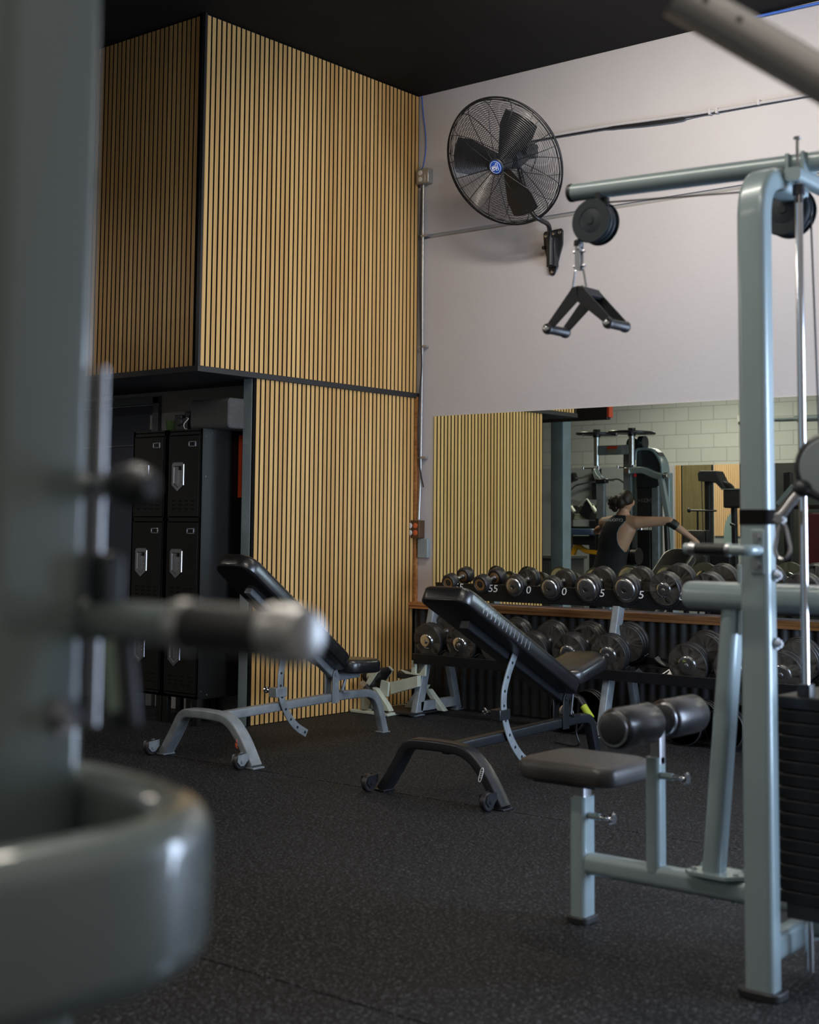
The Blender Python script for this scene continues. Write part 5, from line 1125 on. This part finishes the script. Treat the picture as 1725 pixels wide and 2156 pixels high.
b=MB().box2((-4.60,-9.1,0.0),(-4.42,-8.92,1.46)).box2((-4.05,-9.1,0),(-3.93,-8.92,1.40)).box2((-4.6,-9.1,1.2),(-3.93,-8.95,1.32)); b.build('frame','black_metal',t,bevel=0.01)
t=thing('wall_bar_rack',(-5.16,-10.95,1.5),'dark upright on the grey wall carrying curved lat bars, seen in the mirror','bar rack')
MB().box2((-5.20,-10.99,1.45),(-5.10,-10.86,2.24)).build('upright','black_metal',t)
b=MB().tube(fillet([(-5.62,-10.7,1.80),(-5.40,-10.7,1.97),(-5.12,-10.7,2.02),(-4.62,-10.7,2.06),(-4.40,-10.7,1.92)],0.04,4),0.014,10); b.cyl((-5.12,-10.9,2.02),(-5.12,-10.7,2.02),0.01); b.build('lat_bar','chrome',t)
b=MB().tube(fillet([(-5.50,-10.74,2.08),(-5.30,-10.74,2.09),(-5.08,-10.74,2.18),(-4.94,-10.74,2.06),(-4.72,-10.74,2.04)],0.03,4),0.016,10); b.mi(1).box((-5.50,-10.74,2.09),(0.16,0.1,0.12),Matrix.Rotation(R(-18),3,'Y')); b.cyl((-5.12,-10.9,2.16),(-5.12,-10.74,2.16),0.01); b.build('curl_bar',['galv','rubber'],t)
b=MB().box2((-3.95,-7.6,0.0),(-3.30,-7.1,0.90)); b.mi(1)
for k in range(16): b.box((-3.93+k*0.041,-7.095,0.43),(0.018,0.008,0.84))
b.mi(0).box2((-3.98,-7.63,0.90),(-3.27,-7.07,0.94)); single('storage_crate',b,['woodseat','shorts'],'dark grey ribbed crate below the yellow machine, seen in the mirror','crate',(-3.6,-7.35,0),bevel=0.004)
t=thing('black_cable_tower',(-1.72,-8.0,0),'black cable tower with hooded head, seen in the mirror in front of the slat panels','machine')
MB().sweep([(-1.705,-8.0,0),(-1.705,-8.0,1.96)],rrect(0.075,0.10,0.01,3),(0,1,0)).build('mast','black_metal',t)
b=MB().prism([(-1.79,-8.12,1.90),(-1.80,-8.12,2.00),(-1.76,-8.12,2.03),(-1.56,-8.12,2.025),(-1.50,-8.12,1.91),(-1.42,-8.12,1.80),(-1.47,-8.12,1.79),(-1.55,-8.12,1.87)],(0,0.24,0)); b.build('hood','black_plastic',t,bevel=0.01)
b=MB().sweep(fillet([(-1.55,-8.0,1.88),(-1.42,-8.0,1.85),(-1.36,-8.0,1.76),(-1.34,-8.0,0.0)],0.05,5),rrect(0.06,0.07,0.01,3),(0,1,0)); b.build('second_mast','black_metal',t)
b=MB().box2((-1.45,-8.06,1.56),(-1.20,-7.88,1.80)); b.build('head_box','black_plastic',t,bevel=0.02)
MB().box2((-1.47,-8.08,1.785),(-1.18,-7.86,1.80)).build('head_lid','paint_worn',t)
b=MB().tube([(-1.77,-7.94,1.97),(-1.76,-7.94,1.2)],0.006,6); b.build('cable','cable',t)
b=MB().tube([(-1.93,-7.9,1.53),(-1.55,-7.9,1.525)],0.012,8); b.ell((-1.93,-7.9,1.53),(0.025,0.025,0.03)); b.tube([(-1.81,-7.9,1.525),(-1.81,-7.9,0.0)],0.014,8); b.build('handle_bar','black_metal',t)
b=MB().box((-1.55,-8.0,0.03),(0.6,0.6,0.06)).box2((-1.66,-8.05,0.06),(-1.40,-7.95,1.1)); b.build('base','black_metal',t,bevel=0.01)
b=MB().cyl((-1.34,-7.88,1.36),(-1.24,-7.80,1.33),0.022,n=14); b.build('side_handle','rubber',t)
t=thing('black_padded_chair',(-1.4,-7.0,0),'black padded seat with wide backrest, seen in the mirror right of the black cable tower','seat')
rot=Matrix.Rotation(R(90),3,'X'); MB().pad((-1.37,-7.0,1.16),(0.27,0.24,0.08),0.02,rot).build('headrest','vinyl_grey',t)
MB().pad((-1.38,-6.95,0.86),(0.34,0.30,0.08),0.02,rot).build('backrest','vinyl_grey',t)
b=MB().box2((-1.53,-7.06,0),(-1.49,-6.98,1.28)).box2((-1.25,-7.06,0),(-1.21,-6.98,1.28)).box2((-1.6,-7.2,0),(-1.15,-6.7,0.04)); b.build('frame','black_metal',t,bevel=0.006)
MB().pad((-1.37,-6.74,0.50),(0.36,0.34,0.08),0.02).build('seat','vinyl_grey',t)
t=thing('glass_door_panel',(-2.17,-9.5,0),'pale frosted arch shaped panel with dark frame, seen in the mirror behind the black tower','door panel')
b=MB(); out=[(-2.24,0.95),(-2.24,1.25),(-2.22,1.38),(-2.18,1.47),(-2.12,1.53),(-2.12,0.95)]; b.prism([(p[0],-9.5,p[1]) for p in out],(0,0.02,0)); b.build('pane','glassdoor',t)
b=MB().box2((-2.115,-9.52,0),(-2.06,-9.46,1.62)).box2((-2.26,-9.52,0),(-2.20,-9.46,0.97)).box2((-2.26,-9.52,0),(-2.06,-9.46,0.15)); b.build('frame','black_metal',t)
t=thing('maroon_padded_machine',(-0.3,-8.0,0),'machine with a large maroon backrest, seen in the mirror at far right','machine')
MB().box2((-0.46,-8.06,0.62),(0.05,-7.96,1.50)).build('backrest','maroon',t,bevel=0.02)
b=MB().box2((-0.75,-8.2,0),(-0.66,-8.1,2.0)).box2((-0.75,-8.2,0),(0.1,-8.1,0.08)).box2((-0.2,-8.15,0),(-0.12,-8.07,0.7)).box2((-0.75,-8.2,1.55),(-0.3,-8.12,1.60)); b.build('frame','black_metal',t,bevel=0.006)
b=MB().box((-0.69,-8.02,1.72),(0.05,0.03,0.30),Matrix.Rotation(R(42),3,'Y')); b.build('lever_plate','paint',t); b=MB().ell((-0.44,-8.0,1.56),(0.05,0.05,0.07)); b.build('knob','red',t)
MB().pad((-0.2,-7.8,0.45),(0.42,0.42,0.09),0.02).build('seat','maroon',t)
# far block wall: lilac board and slat panels stand in for mirror reflections
b=MB().box2((-4.13,-11.0,0),(-3.79,-10.985,2.262)); single('lilac_reflection',b,'lilac','pale lilac reflected wall beside the slat panels, seen in the mirror','board',(-3.96,-11,0))  # board painted as the fan wall's reflection in a far mirror
def panel(x0,x1,z0,pitch,w,m_,label):
    t=thing('slat_reflection',((x0+x1)/2,-10.99,0),label,'slat panel'); MB().box2((x0,-11.0,z0),(x1,-10.985,2.262)).build('felt_backing','felt',t)  # built slats standing in for slats reflected in a far mirror
    b=MB(); x=x0+0.004
    while x+w<x1: b.box2((x,-10.985,z0),(x+w,-10.970,2.262)); x+=pitch
    b.build('slats',m_,t)
panel(-3.79,-3.68,0.3,0.036,0.022,'slat_x','strip of three bright slats standing in for a reflection, left of the far slat panels')
M['shaded_slat']=mat('olive shaded slats',(0.20,0.16,0.07),0.55,0,0.15,5,stretch=(6,6,0.6))  # shade of the dimly lit reflected slats put into the colour
M['lit_slat']=mat('pale lit oak slats',(0.85,0.55,0.28),0.5,0,0.08,5,stretch=(6,6,0.6))  # brightness of the lit reflected slats put into the colour
panel(-3.665,-3.165,0.3,0.022,0.016,'shaded_slat','dull olive dense slats standing in for a shaded slat face reflected on the far wall')
panel(-3.14,-2.70,1.20,0.030,0.022,'lit_slat','bright pale slats standing in for a lit slat face reflected on the far wall')
b=MB().box2((-2.20,-11.0,0.0),(-1.0,-10.98,2.262)); single('dark_wall_board',b,'dark_panel','dark board on the far wall, seen in the mirror right of the machine post','board',(-1.6,-11,0))
t=thing('hanging_heater',(-0.40,-3.28,2.31),'black box with red end edge hanging from the ceiling, in the mirror','heater')
MB().box2((-1.3,-3.26,2.31),(-0.285,-3.19,2.75)).build('body','ledge',t,bevel=0.004); MB().box2((-0.284,-3.26,2.33),(-0.262,-3.19,2.75)).build('end_panel','red',t)
for x_ in(-1.1,-0.5): MB().cyl((x_,-3.225,2.75),(x_,-3.225,CEILING_Z),0.008,n=8).build('hanger','black_metal',t)
t=thing('wall_sensor',(-2.70,-11,2.88),'small white sensor high on the block wall, seen in the mirror','sensor'); MB().box2((-2.74,-11.0,2.86),(-2.66,-10.94,2.98)).build('body','white_plastic',t,bevel=0.01); MB().ell((-2.70,-10.94,2.87),(0.02,0.02,0.02)).build('lens','black_plastic',t)
b=MB().tube([(-2.5,-10.96,2.92),(-2.1,-10.95,2.90),(-1.0,-10.95,2.90)],0.016,10); b.cyl((-1.85,-10.95,2.90),(-1.4,-10.95,2.90),0.03); single('block_wall_conduit',b,'steel_jamb','grey conduit crossing the block wall, seen in the mirror at far right','conduit',(-1.8,-10.95,2.90))
